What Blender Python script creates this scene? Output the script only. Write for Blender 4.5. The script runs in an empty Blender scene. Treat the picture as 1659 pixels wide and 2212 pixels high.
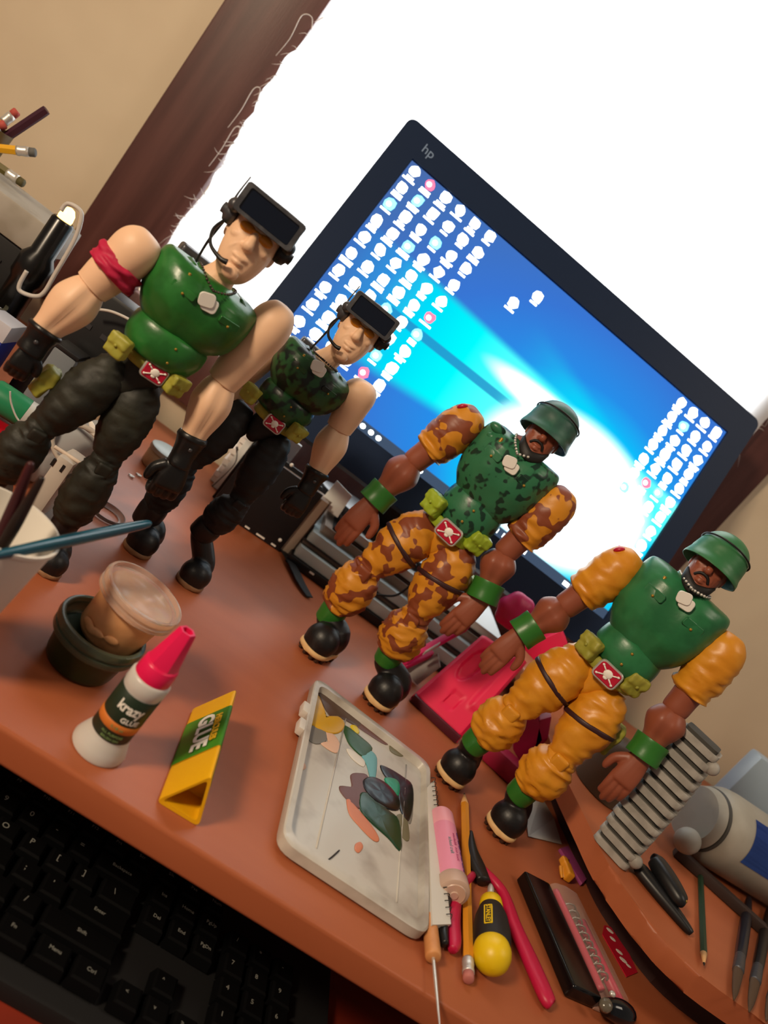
import bpy, bmesh, math, random
from mathutils import Vector, Matrix, noise
import numpy as np
random.seed(7)
PI = math.pi
SC = bpy.context.scene
COL = SC.collection
V = Vector
# ---------------------------------------------------------------- camera, world, light, exposure
W, H = 1659.0, 2212.0
FPX = 1683.35
YAW, PITCH, ROLL = -0.178529, 0.197321, 0.684205
CAM = V((0.0, 0.0, 0.285))                      # 28.5 cm above the desk top (z = 0)
_f = V((-math.sin(YAW)*math.cos(PITCH), math.cos(YAW)*math.cos(PITCH), -math.sin(PITCH)))
_r = V((math.cos(YAW), math.sin(YAW), 0)); _u = _r.cross(_f)
RT = _r*math.cos(ROLL) + _u*math.sin(ROLL)
UP = -_r*math.sin(ROLL) + _u*math.cos(ROLL)
FW = _f
cam_d = bpy.data.cameras.new('camera'); cam = bpy.data.objects.new('camera', cam_d); COL.objects.link(cam)
cam_d.sensor_fit = 'HORIZONTAL'; cam_d.sensor_width = 36.0; cam_d.lens = FPX/W*36.0
cam_d.clip_start = 0.01; cam_d.clip_end = 50
cam.matrix_world = Matrix(((RT.x, UP.x, -FW.x, CAM.x), (RT.y, UP.y, -FW.y, CAM.y), (RT.z, UP.z, -FW.z, CAM.z), (0, 0, 0, 1)))
cam_d.dof.use_dof = True; cam_d.dof.focus_distance = 0.60; cam_d.dof.aperture_fstop = 9.0
SC.camera = cam
vs = SC.view_settings
vs.view_transform = 'Standard'; vs.look = 'None'; vs.gamma = 1.0; vs.exposure = 0.0
vs.use_curve_mapping = False
wd = bpy.data.worlds.new('world'); SC.world = wd; wd.use_nodes = True
wd.node_tree.nodes['Background'].inputs[0].default_value = (1.0, 0.80, 0.66, 1)
wd.node_tree.nodes['Background'].inputs[1].default_value = 0.17
def area(name, loc, target, size, power, colr, sy=None):
    l = bpy.data.lights.new(name, 'AREA'); l.energy = power; l.color = colr
    l.shape = 'RECTANGLE' if sy else 'SQUARE'; l.size = size
    if sy: l.size_y = sy
    o = bpy.data.objects.new(name, l); COL.objects.link(o); o.location = loc
    o.rotation_euler = (V(target)-V(loc)).to_track_quat('-Z', 'Y').to_euler()
    return o
area('room_lamp', (-0.82, -0.32, 0.82), (0.15, 0.6, 0.05), 0.20, 17.5, (1.0, 0.79, 0.56))
area('right_wall_fill', (1.0, 0.15, 1.35), (0.95, 1.0, 0.25), 0.45, 4.5, (1.0, 0.86, 0.70))  # added fill to brighten the right wall, no fixture modelled
area('daylight', (0.11, 1.42, 0.75), (0.11, 0.9, 0.5), 0.95, 34.0, (0.93, 0.97, 1.0), 1.0)

# ---------------------------------------------------------------- picture-point helpers (real 3-D points on known planes)
def ray(px, py):
    return RT*((px-W/2)/FPX) - UP*((py-H/2)/FPX) + FW
def on(px, py, z=0.0):
    d = ray(px, py); return CAM + d*((z-CAM.z)/d.z)
def at(px, py, y):
    d = ray(px, py); return CAM + d*((y-CAM.y)/d.y)
def depth_scale(P):                                  # metres per picture pixel at P
    return (V(P)-CAM).dot(FW)/FPX

# ---------------------------------------------------------------- materials
def lin(c):
    if isinstance(c, str):
        c = [int(c[i:i+2], 16)/255 for i in (0, 2, 4)]
    return tuple(x/12.92 if x <= 0.04045 else ((x+0.055)/1.055)**2.4 for x in c) + (1.0,)
MATS = {}
def mat(key, c='808080', rough=0.5, metal=0.0, spec=0.5, c2=None, scale=40.0, thr=(0.4, 0.6), bump=0.0, bscale=200.0,
        trans=0.0, alpha=1.0, emit=None, estr=0.0, stretch=None, coat=0.0, detail=3.0, sss=0.0, ior=1.45, kind='noise'):
    if key in MATS: return MATS[key]
    m = bpy.data.materials.new(key); m.use_nodes = True; nt = m.node_tree; b = nt.nodes['Principled BSDF']
    b.inputs['Base Color'].default_value = lin(c); b.inputs['Roughness'].default_value = rough
    b.inputs['Metallic'].default_value = metal; b.inputs['Specular IOR Level'].default_value = spec
    b.inputs['Transmission Weight'].default_value = trans; b.inputs['Alpha'].default_value = alpha
    b.inputs['Coat Weight'].default_value = coat; b.inputs['IOR'].default_value = ior
    if sss: b.inputs['Subsurface Weight'].default_value = sss; b.inputs['Subsurface Radius'].default_value = (.004, .002, .001)
    if emit: b.inputs['Emission Color'].default_value = lin(emit); b.inputs['Emission Strength'].default_value = estr
    if c2 or bump:
        tc = nt.nodes.new('ShaderNodeTexCoord'); mp = nt.nodes.new('ShaderNodeMapping')
        nt.links.new(tc.outputs['Object'], mp.inputs['Vector'])
        if stretch: mp.inputs['Scale'].default_value = stretch
    if c2:
        if kind == 'voronoi':
            n = nt.nodes.new('ShaderNodeTexVoronoi'); n.inputs['Scale'].default_value = scale; out = n.outputs['Distance']
        else:
            n = nt.nodes.new('ShaderNodeTexNoise'); n.inputs['Scale'].default_value = scale
            n.inputs['Detail'].default_value = detail; out = n.outputs['Fac']
        nt.links.new(mp.outputs[0], n.inputs['Vector'])
        r = nt.nodes.new('ShaderNodeValToRGB'); nt.links.new(out, r.inputs['Fac'])
        r.color_ramp.elements[0].position = thr[0]; r.color_ramp.elements[0].color = lin(c)
        r.color_ramp.elements[1].position = thr[1]; r.color_ramp.elements[1].color = lin(c2)
        nt.links.new(r.outputs[0], b.inputs['Base Color'])
    if bump:
        n2 = nt.nodes.new('ShaderNodeTexNoise'); n2.inputs['Scale'].default_value = bscale; n2.inputs['Detail'].default_value = 4
        nt.links.new(mp.outputs[0], n2.inputs['Vector'])
        bp = nt.nodes.new('ShaderNodeBump'); bp.inputs['Strength'].default_value = bump; bp.inputs['Distance'].default_value = 0.001
        nt.links.new(n2.outputs['Fac'], bp.inputs['Height']); nt.links.new(bp.outputs[0], b.inputs['Normal'])
    MATS[key] = m
    return m

# ---------------------------------------------------------------- object plumbing
BASE = {}
def tag(o, label=None, cat=None, group=None, kind=None):
    if label: o['label'] = label
    if cat: o['category'] = cat
    if group: o['group'] = group
    if kind: o['kind'] = kind
    return o
def thing(name, loc, label, cat, group=None):
    o = bpy.data.objects.new(name, None); COL.objects.link(o); o.location = loc; o.empty_display_size = 0.02
    BASE[o.name] = V(loc); tag(o, label, cat, group); return o
def obj(name, bm, m, parent=None, smooth=True, loc=None, label=None, cat=None, group=None, kind=None, angle=None):
    """links a world-space bmesh (or mesh) as one object"""
    if isinstance(bm, bpy.types.Mesh): me = bm
    else:
        me = bpy.data.meshes.new(name); bmesh.ops.recalc_face_normals(bm, faces=bm.faces[:]); bm.to_mesh(me); bm.free()
    if parent is not None: base = BASE[parent.name]
    else:
        if loc is None:
            cs = np.array([v.co[:] for v in me.vertices]); loc = ((cs[:, 0].min()+cs[:, 0].max())/2, (cs[:, 1].min()+cs[:, 1].max())/2, cs[:, 2].min())
        base = V(loc)
    me.transform(Matrix.Translation(-base))
    if smooth:
        me.polygons.foreach_set('use_smooth', [True]*len(me.polygons))
        if angle: me.set_sharp_from_angle(angle=math.radians(angle))
    if m: me.materials.append(m)
    o = bpy.data.objects.new(name, me); COL.objects.link(o)
    if parent is not None: o.parent = parent
    else: o.location = base
    BASE[o.name] = base
    return tag(o, label, cat, group, kind)
def new(): return bmesh.new()
def cmr(a, t):
    """catmull-rom through rows of a, t in [0, len-1]"""
    n = len(a); i = min(int(t), n-2); f = t-i
    p0, p1, p2, p3 = a[max(i-1, 0)], a[i], a[i+1], a[min(i+2, n-1)]
    return 0.5*((2*p1)+(-p0+p2)*f+(2*p0-5*p1+4*p2-p3)*f*f+(-p0+3*p1-3*p2+p3)*f**3)
def loft(bm, pts, rad, side, n=24, m=None, caps=True, disp=None, sq=1.0, interp=True):
    """closed tube through pts with elliptical radii (a along side, b across)"""
    P = np.array([tuple(p) for p in pts], float); Rr = np.array([(r, r) if not hasattr(r, '__len__') else tuple(r) for r in rad], float)
    if m is None: m = (len(P)-1)*6+1
    if interp:
        ts = np.linspace(0, len(P)-1, m); P2 = np.array([cmr(P, t) for t in ts]); R2 = np.maximum(np.array([cmr(Rr, t) for t in ts]), 1e-5)
    else: P2, R2 = P, Rr; m = len(P)
    rings = []; side = V(side)
    for i in range(m):
        T = V(P2[min(i+1, m-1)]-P2[max(i-1, 0)])
        if T.length < 1e-9: T = V((0, 0, 1))
        T.normalize()
        S = side - T*side.dot(T)
        if S.length < 1e-6: S = T.orthogonal()
        S.normalize(); F = T.cross(S); ring = []
        for k in range(n):
            a = 2*PI*k/n; c, s = math.cos(a), math.sin(a)
            if sq != 1.0: c = math.copysign(abs(c)**sq, c); s = math.copysign(abs(s)**sq, s)
            o = S*(R2[i][0]*c) + F*(R2[i][1]*s); p = V(P2[i])+o
            if disp:
                nn = o.normalized() if o.length > 1e-9 else T
                p = p + nn*disp(p, i/(m-1), a)
            ring.append(bm.verts.new(p))
        rings.append(ring)
    for i in range(m-1):
        for k in range(n):
            bm.faces.new((rings[i][k], rings[i][(k+1) % n], rings[i+1][(k+1) % n], rings[i+1][k]))
    if caps:
        bm.faces.new(rings[0][::-1]); bm.faces.new(rings[-1])
    return bm
def limb(bm, A, B, prof, side, n=24, disp=None, m=None):
    """prof rows: (t, a, b) along A->B"""
    A, B = V(A), V(B)
    return loft(bm, [A+(B-A)*p[0] for p in prof], [(p[1], p[2] if len(p) > 2 else p[1]) for p in prof], side, n=n, disp=disp, m=m)
def tube(bm, pts, r, n=8, m=None, interp=True):
    pts = [V(p) for p in pts]
    side = V((0.31, 0.23, 0.92))
    rr = [r]*len(pts) if not hasattr(r, '__len__') else r
    return loft(bm, pts, rr, side, n=n, m=m or (len(pts)-1)*8+1, interp=interp and len(pts) > 2)
def lathe(bm, prof, base, axis=(0, 0, 1), n=32, caps=True):
    """prof rows (r, h) along axis"""
    axis = V(axis).normalized(); base = V(base)
    S = axis.orthogonal().normalized(); F = axis.cross(S); rings = []
    for r, h in prof:
        r = max(r, 1e-5)
        rings.append([bm.verts.new(base+axis*h+S*(r*math.cos(2*PI*k/n))+F*(r*math.sin(2*PI*k/n))) for k in range(n)])
    for i in range(len(rings)-1):
        for k in range(n):
            bm.faces.new((rings[i][k], rings[i][(k+1) % n], rings[i+1][(k+1) % n], rings[i+1][k]))
    if caps: bm.faces.new(rings[0][::-1]); bm.faces.new(rings[-1])
    return bm
def ell(bm, c, ax, n=16):
    """ellipsoid at c with axis vectors ax (three vectors)"""
    g = bmesh.ops.create_uvsphere(bm, u_segments=n, v_segments=max(8, n//2+2), radius=1.0)
    M = Matrix((( ax[0][0], ax[1][0], ax[2][0], c[0]), (ax[0][1], ax[1][1], ax[2][1], c[1]), (ax[0][2], ax[1][2], ax[2][2], c[2]), (0, 0, 0, 1)))
    bmesh.ops.transform(bm, matrix=M, verts=g['verts']); return bm
def box(bm, c, ax, bev=0.0, seg=2):
    """box centred at c, half-extent vectors ax"""
    g = bmesh.ops.create_cube(bm, size=2.0)
    M = Matrix((( ax[0][0], ax[1][0], ax[2][0], c[0]), (ax[0][1], ax[1][1], ax[2][1], c[1]), (ax[0][2], ax[1][2], ax[2][2], c[2]), (0, 0, 0, 1)))
    bmesh.ops.transform(bm, matrix=M, verts=g['verts'])
    if bev:
        es = list({e for v in g['verts'] for e in v.link_edges})
        bmesh.ops.bevel(bm, geom=es, offset=bev, segments=seg, affect='EDGES', profile=0.6)
    return bm
def abox(bm, lo, hi, bev=0.0, seg=2):
    lo, hi = V(lo), V(hi); h = (hi-lo)/2
    return box(bm, (lo+hi)/2, (V((h.x, 0, 0)), V((0, h.y, 0)), V((0, 0, h.z))), bev, seg)
def prism(bm, poly, h, bev=0.0, seg=2):
    """extrude polygon (world points) by vector h"""
    a = [bm.verts.new(p) for p in poly]; b = [bm.verts.new(V(p)+V(h)) for p in poly]; n = len(a)
    f = [bm.faces.new(a[::-1]), bm.faces.new(b)]
    for i in range(n): f.append(bm.faces.new((a[i], a[(i+1) % n], b[(i+1) % n], b[i])))
    if bev:
        es = list({e for v in a+b for e in v.link_edges})
        bmesh.ops.bevel(bm, geom=es, offset=bev, segments=seg, affect='EDGES', profile=0.6)
    return bm
def rrect(c, X, Y, w, h, r, k=4):
    """rounded rectangle outline in plane X,Y"""
    c, X, Y = V(c), V(X).normalized(), V(Y).normalized(); out = []
    for sx, sy, a0 in ((1, 1, 0), (-1, 1, PI/2), (-1, -1, PI), (1, -1, 1.5*PI)):
        for i in range(k+1):
            a = a0+PI/2*i/k
            out.append(c+X*(sx*(w/2-r)+r*math.cos(a))+Y*(sy*(h/2-r)+r*math.sin(a)))
    return out
def rounded(poly, r, k=4):
    """round the corners of a flat polygon of Vectors"""
    out = []; n = len(poly)
    for i in range(n):
        p, a, b = V(poly[i]), V(poly[i-1]), V(poly[(i+1) % n])
        u, w = (a-p).normalized(), (b-p).normalized(); rr = min(r, (a-p).length*.45, (b-p).length*.45)
        s, e = p+u*rr, p+w*rr
        for j in range(k+1):
            t = j/k; out.append(s*(1-t)**2+p*(2*t*(1-t))+e*t*t)
    return out
def fuse(bm, voxel, smooth=4, fac=0.5):
    """weld overlapping pieces into one continuous skin"""
    me = bpy.data.meshes.new('tmp'); bmesh.ops.recalc_face_normals(bm, faces=bm.faces[:]); bm.to_mesh(me); bm.free()
    o = bpy.data.objects.new('tmp', me); COL.objects.link(o)
    r = o.modifiers.new('r', 'REMESH'); r.mode = 'VOXEL'; r.voxel_size = voxel
    if smooth:
        s = o.modifiers.new('s', 'SMOOTH'); s.iterations = smooth; s.factor = fac
    dg = bpy.context.evaluated_depsgraph_get(); dg.update()
    out = bpy.data.meshes.new_from_object(o.evaluated_get(dg))
    bpy.data.objects.remove(o); bpy.data.meshes.remove(me)
    return out
def text_mesh(s, size, ext=0.0, bold=0.0, align='CENTER'):
    c = bpy.data.curves.new('t', 'FONT'); c.body = s; c.size = size; c.extrude = ext; c.offset = bold; c.align_x = align; c.align_y = 'CENTER'
    c.resolution_u = 3
    o = bpy.data.objects.new('t', c); COL.objects.link(o)
    dg = bpy.context.evaluated_depsgraph_get(); dg.update()
    me = bpy.data.meshes.new_from_object(o.evaluated_get(dg)); bpy.data.objects.remove(o)
    me.materials.clear()
    return me
def text_flat(s, size, c, X, Y, lift=0.0002, ext=0.00005, bold=0.0, stretch=1.0):
    """lettering lying on plane (X right, Y up) at c"""
    me = text_mesh(s, size, ext, bold); X, Y = V(X).normalized(), V(Y).normalized(); N = X.cross(Y); c = V(c)+N*lift
    me.transform(Matrix(((X.x*stretch, Y.x, N.x, c.x), (X.y*stretch, Y.y, N.y, c.y), (X.z*stretch, Y.z, N.z, c.z), (0, 0, 0, 1))))
    return me
def text_wrap(s, size, c, axis, start, r, ext=0.00005, bold=0.0, stretch=1.0):
    """lettering wrapped on a cylinder: c axis point at text centre height, start = direction of text middle"""
    me = text_mesh(s, size, ext, bold); axis = V(axis).normalized(); S = (V(start)-axis*V(start).dot(axis)).normalized(); F = axis.cross(S)
    for v in me.vertices:
        a = v.co.x*stretch/r; rr = r+0.00015+v.co.z
        v.co = V(c)+axis*v.co.y+(S*math.cos(a)+F*math.sin(a))*rr
    return me
def join_meshes(ms):
    bm = new()
    for m in ms: bm.from_mesh(m); bpy.data.meshes.remove(m)
    return bm
def folds(A, f, seed, axis=None):
    sd = V((seed*7.3, seed*3.1, seed*11.7))
    ax_ = V(axis).normalized() if axis is not None else None
    def d(p, u, a):
        if ax_ is not None: p = p+ax_*(p.dot(ax_)*1.3)
        n1 = noise.noise(p*f+sd); n2 = noise.noise(p*f*2.3+sd*1.7)
        return A*((1-2.2*abs(n1))*0.8+n2*0.35)
    return d
# ================================================================ THE SETTING
X, Y, Z = V((1, 0, 0)), V((0, 1, 0)), V((0, 0, 1))
m_wall = mat('wall_paint', 'C9B89E', 0.85, c2='D0C0A6', scale=6, bump=0.12, bscale=60)
m_wood = mat('frame_wood', '472622', 0.45, c2='5C3732', scale=9, thr=(0.35, 0.7), stretch=(6, 6, 0.5), bump=0.1, bscale=120, detail=6)
m_desk = mat('desk_laminate', '9E5534', 0.42, c2='AA5F3C', scale=5, thr=(0.3, 0.75), stretch=(1.0, 5, 5), detail=7, spec=0.35)
m_edge = mat('desk_edge', '964C2A', 0.35, c2='A45A34', scale=6, thr=(0.3, 0.75), stretch=(1.0, 6, 6), detail=6)
m_black = mat('black_plastic', '121214', 0.4)
m_bmatte = mat('black_matte', '0E0E10', 0.7)
WX0, WX1, WZ0, WZ1 = -0.237, 0.455, 0.115, 1.15         # window opening
YW = 1.02
bm = new()
for lo, hi in (((-1.3, YW, -0.75), (WX0, YW+.1, 1.7)), ((WX1, YW, -0.75), (1.7, YW+.1, 1.7)),
               ((WX0, YW, -0.75), (WX1, YW+.1, WZ0)), ((WX0, YW, WZ1), (WX1, YW+.1, 1.7))):
    abox(bm, lo, hi)
obj('wall_back', bm, m_wall, smooth=False, kind='structure')
bm = new(); abox(bm, (-1.3, -1.2, -0.78), (1.7, YW+.1, -0.75)); obj('floor', bm, mat('floor_tile', '6A4A3A', 0.5, c2='5C3E30', scale=8), smooth=False, kind='structure')
win = thing('window_1', (0.11, 1.0, WZ0), None, None); win['kind'] = 'structure'
for x0, x1, z0, z1 in ((WX0-.095, WX0, WZ0-.08, WZ1+.09), (WX1, WX1+.095, WZ0-.08, WZ1+.09), (WX0, WX1, WZ1, WZ1+.09), (WX0, WX1, WZ0-.08, WZ0)):
    bm = new(); abox(bm, (x0+.0003, 1.0, z0+.0003), (x1-.0003, YW-.0003, z1-.0003), .003); obj('frame_board', bm, m_wood, win, angle=40)

# white cloth hung over the window, frayed on its left and right edges
m_cloth = bpy.data.materials.new('white_cloth'); m_cloth.use_nodes = True; nt = m_cloth.node_tree; nt.nodes.clear()
o_ = nt.nodes.new('ShaderNodeOutputMaterial'); mx = nt.nodes.new('ShaderNodeMixShader'); d_ = nt.nodes.new('ShaderNodeBsdfDiffuse'); t_ = nt.nodes.new('ShaderNodeBsdfTranslucent')
d_.inputs[0].default_value = (.86, .86, .85, 1); t_.inputs[0].default_value = (.90, .92, .93, 1); mx.inputs[0].default_value = 0.6
nt.links.new(d_.outputs[0], mx.inputs[1]); nt.links.new(t_.outputs[0], mx.inputs[2]); nt.links.new(mx.outputs[0], o_.inputs[0])
cl = thing('window_cloth', (0.12, 0.99, 0.10), 'white frayed cloth hung over the bright window behind the monitor', 'curtain')
bm = new(); nx, nz = 110, 150; g = []
CX0, CX1, CZ0, CZ1 = -0.235, 0.487, 0.125, 1.13
for j in range(nz+1):
    row = []
    for i in range(nx+1):
        u, w = i/nx, j/nz; x = CX0+(CX1-CX0)*u; z = CZ0+(CZ1-CZ0)*w
        e = max(0, 1-u*9)
        x += e*(0.010*noise.noise(V((3.1, 0, z*9)))+0.0045*noise.noise(V((1.7, 5, z*45)))+0.0015*noise.noise(V((9, 2, z*160)))) \
            + e*0.03*max(0, (0.20-z))*1.0
        e = max(0, 1-(1-u)*9)
        x += e*(0.006*noise.noise(V((8.1, 0, z*12)))+0.003*noise.noise(V((4.7, 5, z*50))))
        y = 0.986+0.006*noise.noise(V((x*7, 2.2, z*1.6)))+0.0025*noise.noise(V((x*22, 7.2, z*6)))
        row.append(bm.verts.new((x, y, z)))
    g.append(row)
for j in range(nz):
    for i in range(nx): bm.faces.new((g[j][i], g[j][i+1], g[j+1][i+1], g[j+1][i]))
edge = [[tuple(g[j][0].co) for j in range(nz+1)], [tuple(g[j][nx].co) for j in range(nz+1)]]
obj('cloth_sheet', bm, m_cloth, cl)
m_thread = mat('cloth_thread', 'D9D2CC', 0.9)
bm = new(); rnd = random.Random(3)
for s, E_ in ((-1, edge[0]), (1, edge[1])):
    for q in range(170 if s < 0 else 60):
        p = V(E_[rnd.randrange(len(E_)-1)]); L = rnd.uniform(.004, .013) if q % 6 else rnd.uniform(.014, .03)
        d = V((s*rnd.uniform(.3, 1), -rnd.uniform(.05, .25), rnd.uniform(-1.2, .6))).normalized()
        p += V((-s*.002, -.001, 0))
        c = p+d*L*.5+V((0, 0, -rnd.uniform(0, .4)*L)); e = p+d*L+V((0, -.001, -rnd.uniform(0, .9)*L))
        tube(bm, [p, c, e], [.0004, .0003, .0001], n=4, m=5)
# the long loose thread beside the frame
E_ = edge[0]; P = V(E_[80])
for z, kx in ((0.478, 1.0), (0.385, .55), (0.335, .45)):
    j = int((z-CZ0)/(CZ1-CZ0)*nz); P = V(E_[max(0, min(nz, j))])
    tube(bm, [P, P+V((-.007*kx, -.004, .010)), P+V((-.016*kx, -.006, .004)), P+V((-.013*kx, -.006, -.022)), P+V((-.015*kx, -.006, -.046))], [.0005, .0005, .0005, .0004, .0003], n=5)
obj('fringe', bm, m_thread, cl, kind='stuff')

# ---------------------------------------------------------------- desk
desk = thing('desk', (0.15, 0.7, -0.75), 'reddish brown laminate desk carrying the figures and paints', 'desk')
bm = new(); abox(bm, (-0.95, 0.3615, -0.0205), (1.0, 0.998, 0.0), .0028, 3); obj('desktop', bm, m_desk, desk, angle=50)
bm = new(); abox(bm, (-0.95, 0.60, -0.75), (-0.93, 0.99, -0.021), .001); obj('side_panel', bm, m_edge, desk, angle=40)
bm = new(); abox(bm, (0.97, 0.42, -0.75), (0.99, 0.99, -0.021), .001); obj('side_panel', bm, m_edge, desk, angle=40)
bm = new(); abox(bm, (-0.60, 0.12, -0.140), (0.62, 0.56, -0.124), .003); obj('keyboard_tray', bm, mat('tray_wood', '8A2F1E', 0.4, c2='75281A', scale=6, stretch=(1, 5, 5)), desk, angle=40)
for x in (-0.6, 0.6):
    bm = new(); abox(bm, (x-.005, 0.40, -0.124), (x+.005, 0.56, -0.021)); obj('tray_bracket', bm, m_bmatte, desk, smooth=False)
# raised shelf on the right, its front edge curved
SH = 0.055
edge_px = [(1205, 1640), (1225, 1690), (1251, 1740), (1277, 1788), (1302, 1850), (1330, 1893), (1353, 1924), (1400, 1987), (1442, 2049), (1511, 2109), (1594, 2169), (1659, 2212)]
fe = [on(a, b, SH) for a, b in edge_px]
_e = np.array([tuple(p) for p in fe]); _e = np.array([_e[0]]+[(_e[i-1]+2*_e[i]+_e[i+1])/4 for i in range(1, len(_e)-1)]+[_e[-1]])
fe = [V(cmr(_e, i/2)) for i in range((len(_e)-1)*2+1)]
poly = [p.copy() for p in fe] + [V((0.75, 0.40, SH)), V((0.95, 0.42, SH)), V((0.95, 0.99, SH)), V((fe[0].x+.01, 0.99, SH))]
poly = [p-V((0, 0, 0.019)) for p in poly]
bm = new(); prism(bm, poly, (0, 0, 0.019), .003, 2); shelf = obj('raised_shelf', bm, m_desk, desk, angle=50)
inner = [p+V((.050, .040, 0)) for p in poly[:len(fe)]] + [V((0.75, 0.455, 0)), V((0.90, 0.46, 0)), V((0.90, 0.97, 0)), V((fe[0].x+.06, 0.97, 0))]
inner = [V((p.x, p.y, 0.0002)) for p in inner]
bm = new(); prism(bm, inner, (0, 0, SH-0.0196)); obj('shelf_support', bm, mat('dark_wood', '2A0F0C', 0.6), desk, smooth=False)  # support coloured much darker than the desk top

# ---------------------------------------------------------------- keyboard
kb = thing('keyboard', (0.05, 0.385, -0.124), 'black keyboard with shade-dimmed white legends on the tray under the desk', 'keyboard')
KX0, KY0, KZ = -0.172, 0.349, -0.1005
bm = new(); abox(bm, (KX0-.012, KY0-.012, -0.124), (KX0+.445, KY0+.135, -0.111), .003); obj('case', bm, m_bmatte, kb, angle=40)
m_key = mat('key_plastic', '050506', 0.65, spec=.12)  # near-black colour stands in for the shade over the keyboard
rows = [['Ctrl', 'Win', 'Alt', '', 'Alt', 'Fn', 'Menu', 'Ctrl'], ['Shift', *'ZXCVBNM,./', 'Shift'], ['Caps', *"ASDFGHJKL;'", 'Enter'], ['Tab', *'QWERTYUIOP[]', '\\'], ['`', *'1234567890-=', 'Backspace'], ['Esc', 'F1', 'F2', 'F3', 'F4', 'F5', 'F6', 'F7', 'F8', 'F9', 'F10', 'F11', 'F12', 'Prt', 'Scr']]
wid = [[1.25, 1.25, 1.25, 6.25, 1.25, 1.25, 1.25, 1.25], [2.25]+[1]*10+[2.75], [1.75]+[1]*11+[2.25], [1.5]+[1]*12+[1.5], [1]*13+[2], [1]*15]
legs = []; keymesh = {}
def key(x, y, w, h, s, size=.0052):
    k = (round(w, 3), round(h, 3))
    if k not in keymesh:
        bm = new(); a, b = w/2-.0008, h/2-.0008
        bt = [bm.verts.new((sx*a, sy*b, -.0085)) for sx, sy in ((-1, -1), (1, -1), (1, 1), (-1, 1))]
        md = [bm.verts.new((sx*(a-.0012), sy*(b-.0012), -.0012)) for sx, sy in ((-1, -1), (1, -1), (1, 1), (-1, 1))]
        tp = [bm.verts.new((sx*(a-.0026), sy*(b-.0024), 0)) for sx, sy in ((-1, -1), (1, -1), (1, 1), (-1, 1))]
        bm.faces.new(bt[::-1]); bm.faces.new(tp)
        for r0, r1 in ((bt, md), (md, tp)):
            for i in range(4): bm.faces.new((r0[i], r0[(i+1) % 4], r1[(i+1) % 4], r1[i]))
        me = bpy.data.meshes.new('key'); bm.to_mesh(me); bm.free(); me.materials.append(m_key); keymesh[k] = me
    o = bpy.data.objects.new('key', keymesh[k]); COL.objects.link(o); o.parent = kb
    o.location = V((x, y, KZ))-BASE[kb.name]
    if s: legs.append(text_flat(s, size, (x-w*.12 if len(s) < 3 else x, y+.001, KZ), X, Y, lift=.0002))
U = .0190
for r, (ss, ww) in enumerate(zip(rows, wid)):
    x = KX0
    for s, w in zip(ss, ww):
        key(x+w*U/2, KY0+U*(r+.5), w*U, U, s, .006 if len(s) < 2 else .0036); x += w*U
for r, ss in ((4, ('Ins', 'Home', 'PgUp')), (3, ('Del', 'End', 'PgDn')), (1, (None, '^', None)), (0, ('<', 'v', '>')), (5, ('Slk', 'Pse', 'Num'))):
    for c, s in enumerate(ss):
        if s: key(KX0+U*(15.25+c+.5), KY0+U*(r+.5), U, U, s, .0038)
for r, ss in enumerate((('0', '.', ''), ('1', '2', '3'), ('4', '5', '6'), ('7', '8', '9'), ('/', '*', '-'))):
    for c, s in enumerate(ss):
        if s: key(KX0+U*(18.5+c+.5), KY0+U*(r+.5), U, U, s, .0048)
obj('key_legends', join_meshes(legs), mat('legend_white', '85857E', 0.7), kb, smooth=False, kind='stuff')  # white legends greyed to carry that shade too

# ================================================================ MONITOR
TILT = 0.337265
MU = V((0, math.sin(TILT), math.cos(TILT))); MN = V((0, -math.cos(TILT), math.sin(TILT)))   # up the panel, out of the panel
MO = V((-0.0553, 0.81655, 0.17363)); SWD, SHT = 0.476, 0.268
def M3(x, z, o=0.0): return MO+X*x+MU*z+MN*o
mon = thing('monitor', (0.183, 0.93, 0.0692), 'wide black computer monitor showing a blue desktop full of icons', 'monitor')
bx0, bx1, bz0, bz1 = -.0285, .5045, -.042, .3045
m_bez = mat('bezel_plastic', '1D2A42', 0.45, spec=.15)
for x0, x1, z0, z1 in ((bx0, -.0005, bz0, bz1), (SWD+.0005, bx1, bz0, bz1), (-.0005, SWD+.0005, SHT+.0005, bz1), (-.0005, SWD+.0005, bz0, -.0005)):
    pass
bm = new()
outer = [M3(0, 0)+(X*(p.x)+MU*p.z) for p in rrect(((bx0+bx1)/2, 0, (bz0+bz1)/2), X, Z, bx1-bx0, bz1-bz0, .009, 5)]
inner = [M3(0, 0)+(X*(p.x)+MU*p.z) for p in rrect((SWD/2, 0, SHT/2), X, Z, SWD+.001, SHT+.001, .0005, 5)]
n = len(outer)
f0 = [bm.verts.new(p+MN*.003) for p in outer]; f1 = [bm.verts.new(p+MN*.003) for p in inner]; fi = [bm.verts.new(p-MN*.001) for p in inner]; fb = [bm.verts.new(p-MN*.022) for p in outer]
for i in range(n):
    j = (i+1) % n
    bm.faces.new((f0[i], f0[j], f1[j], f1[i])); bm.faces.new((f1[i], f1[j], fi[j], fi[i])); bm.faces.new((fb[i], fb[j], f0[j], f0[i]))
bm.faces.new(fb[::-1])
obj('bezel', bm, m_bez, mon, angle=35)
bm = new(); box(bm, M3(SWD/2, .12, -.032), (X*.16, MU*.09, MN*.0095), .006); obj('back_housing', bm, m_black, mon, angle=40)
bm = new(); box(bm, V((0.183, 0.935, 0.150)), (X*.03, Y*.008, Z*.072), .004); obj('stand_neck', bm, m_black, mon, angle=40)
bm = new(); prism(bm, [V((0.183+.10*math.cos(a), 0.930+.045*math.sin(a), .0692)) for a in [2*PI*i/36 for i in range(36)]], (0, 0, .012), .002); obj('stand_base', bm, m_black, mon, angle=40)
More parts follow.
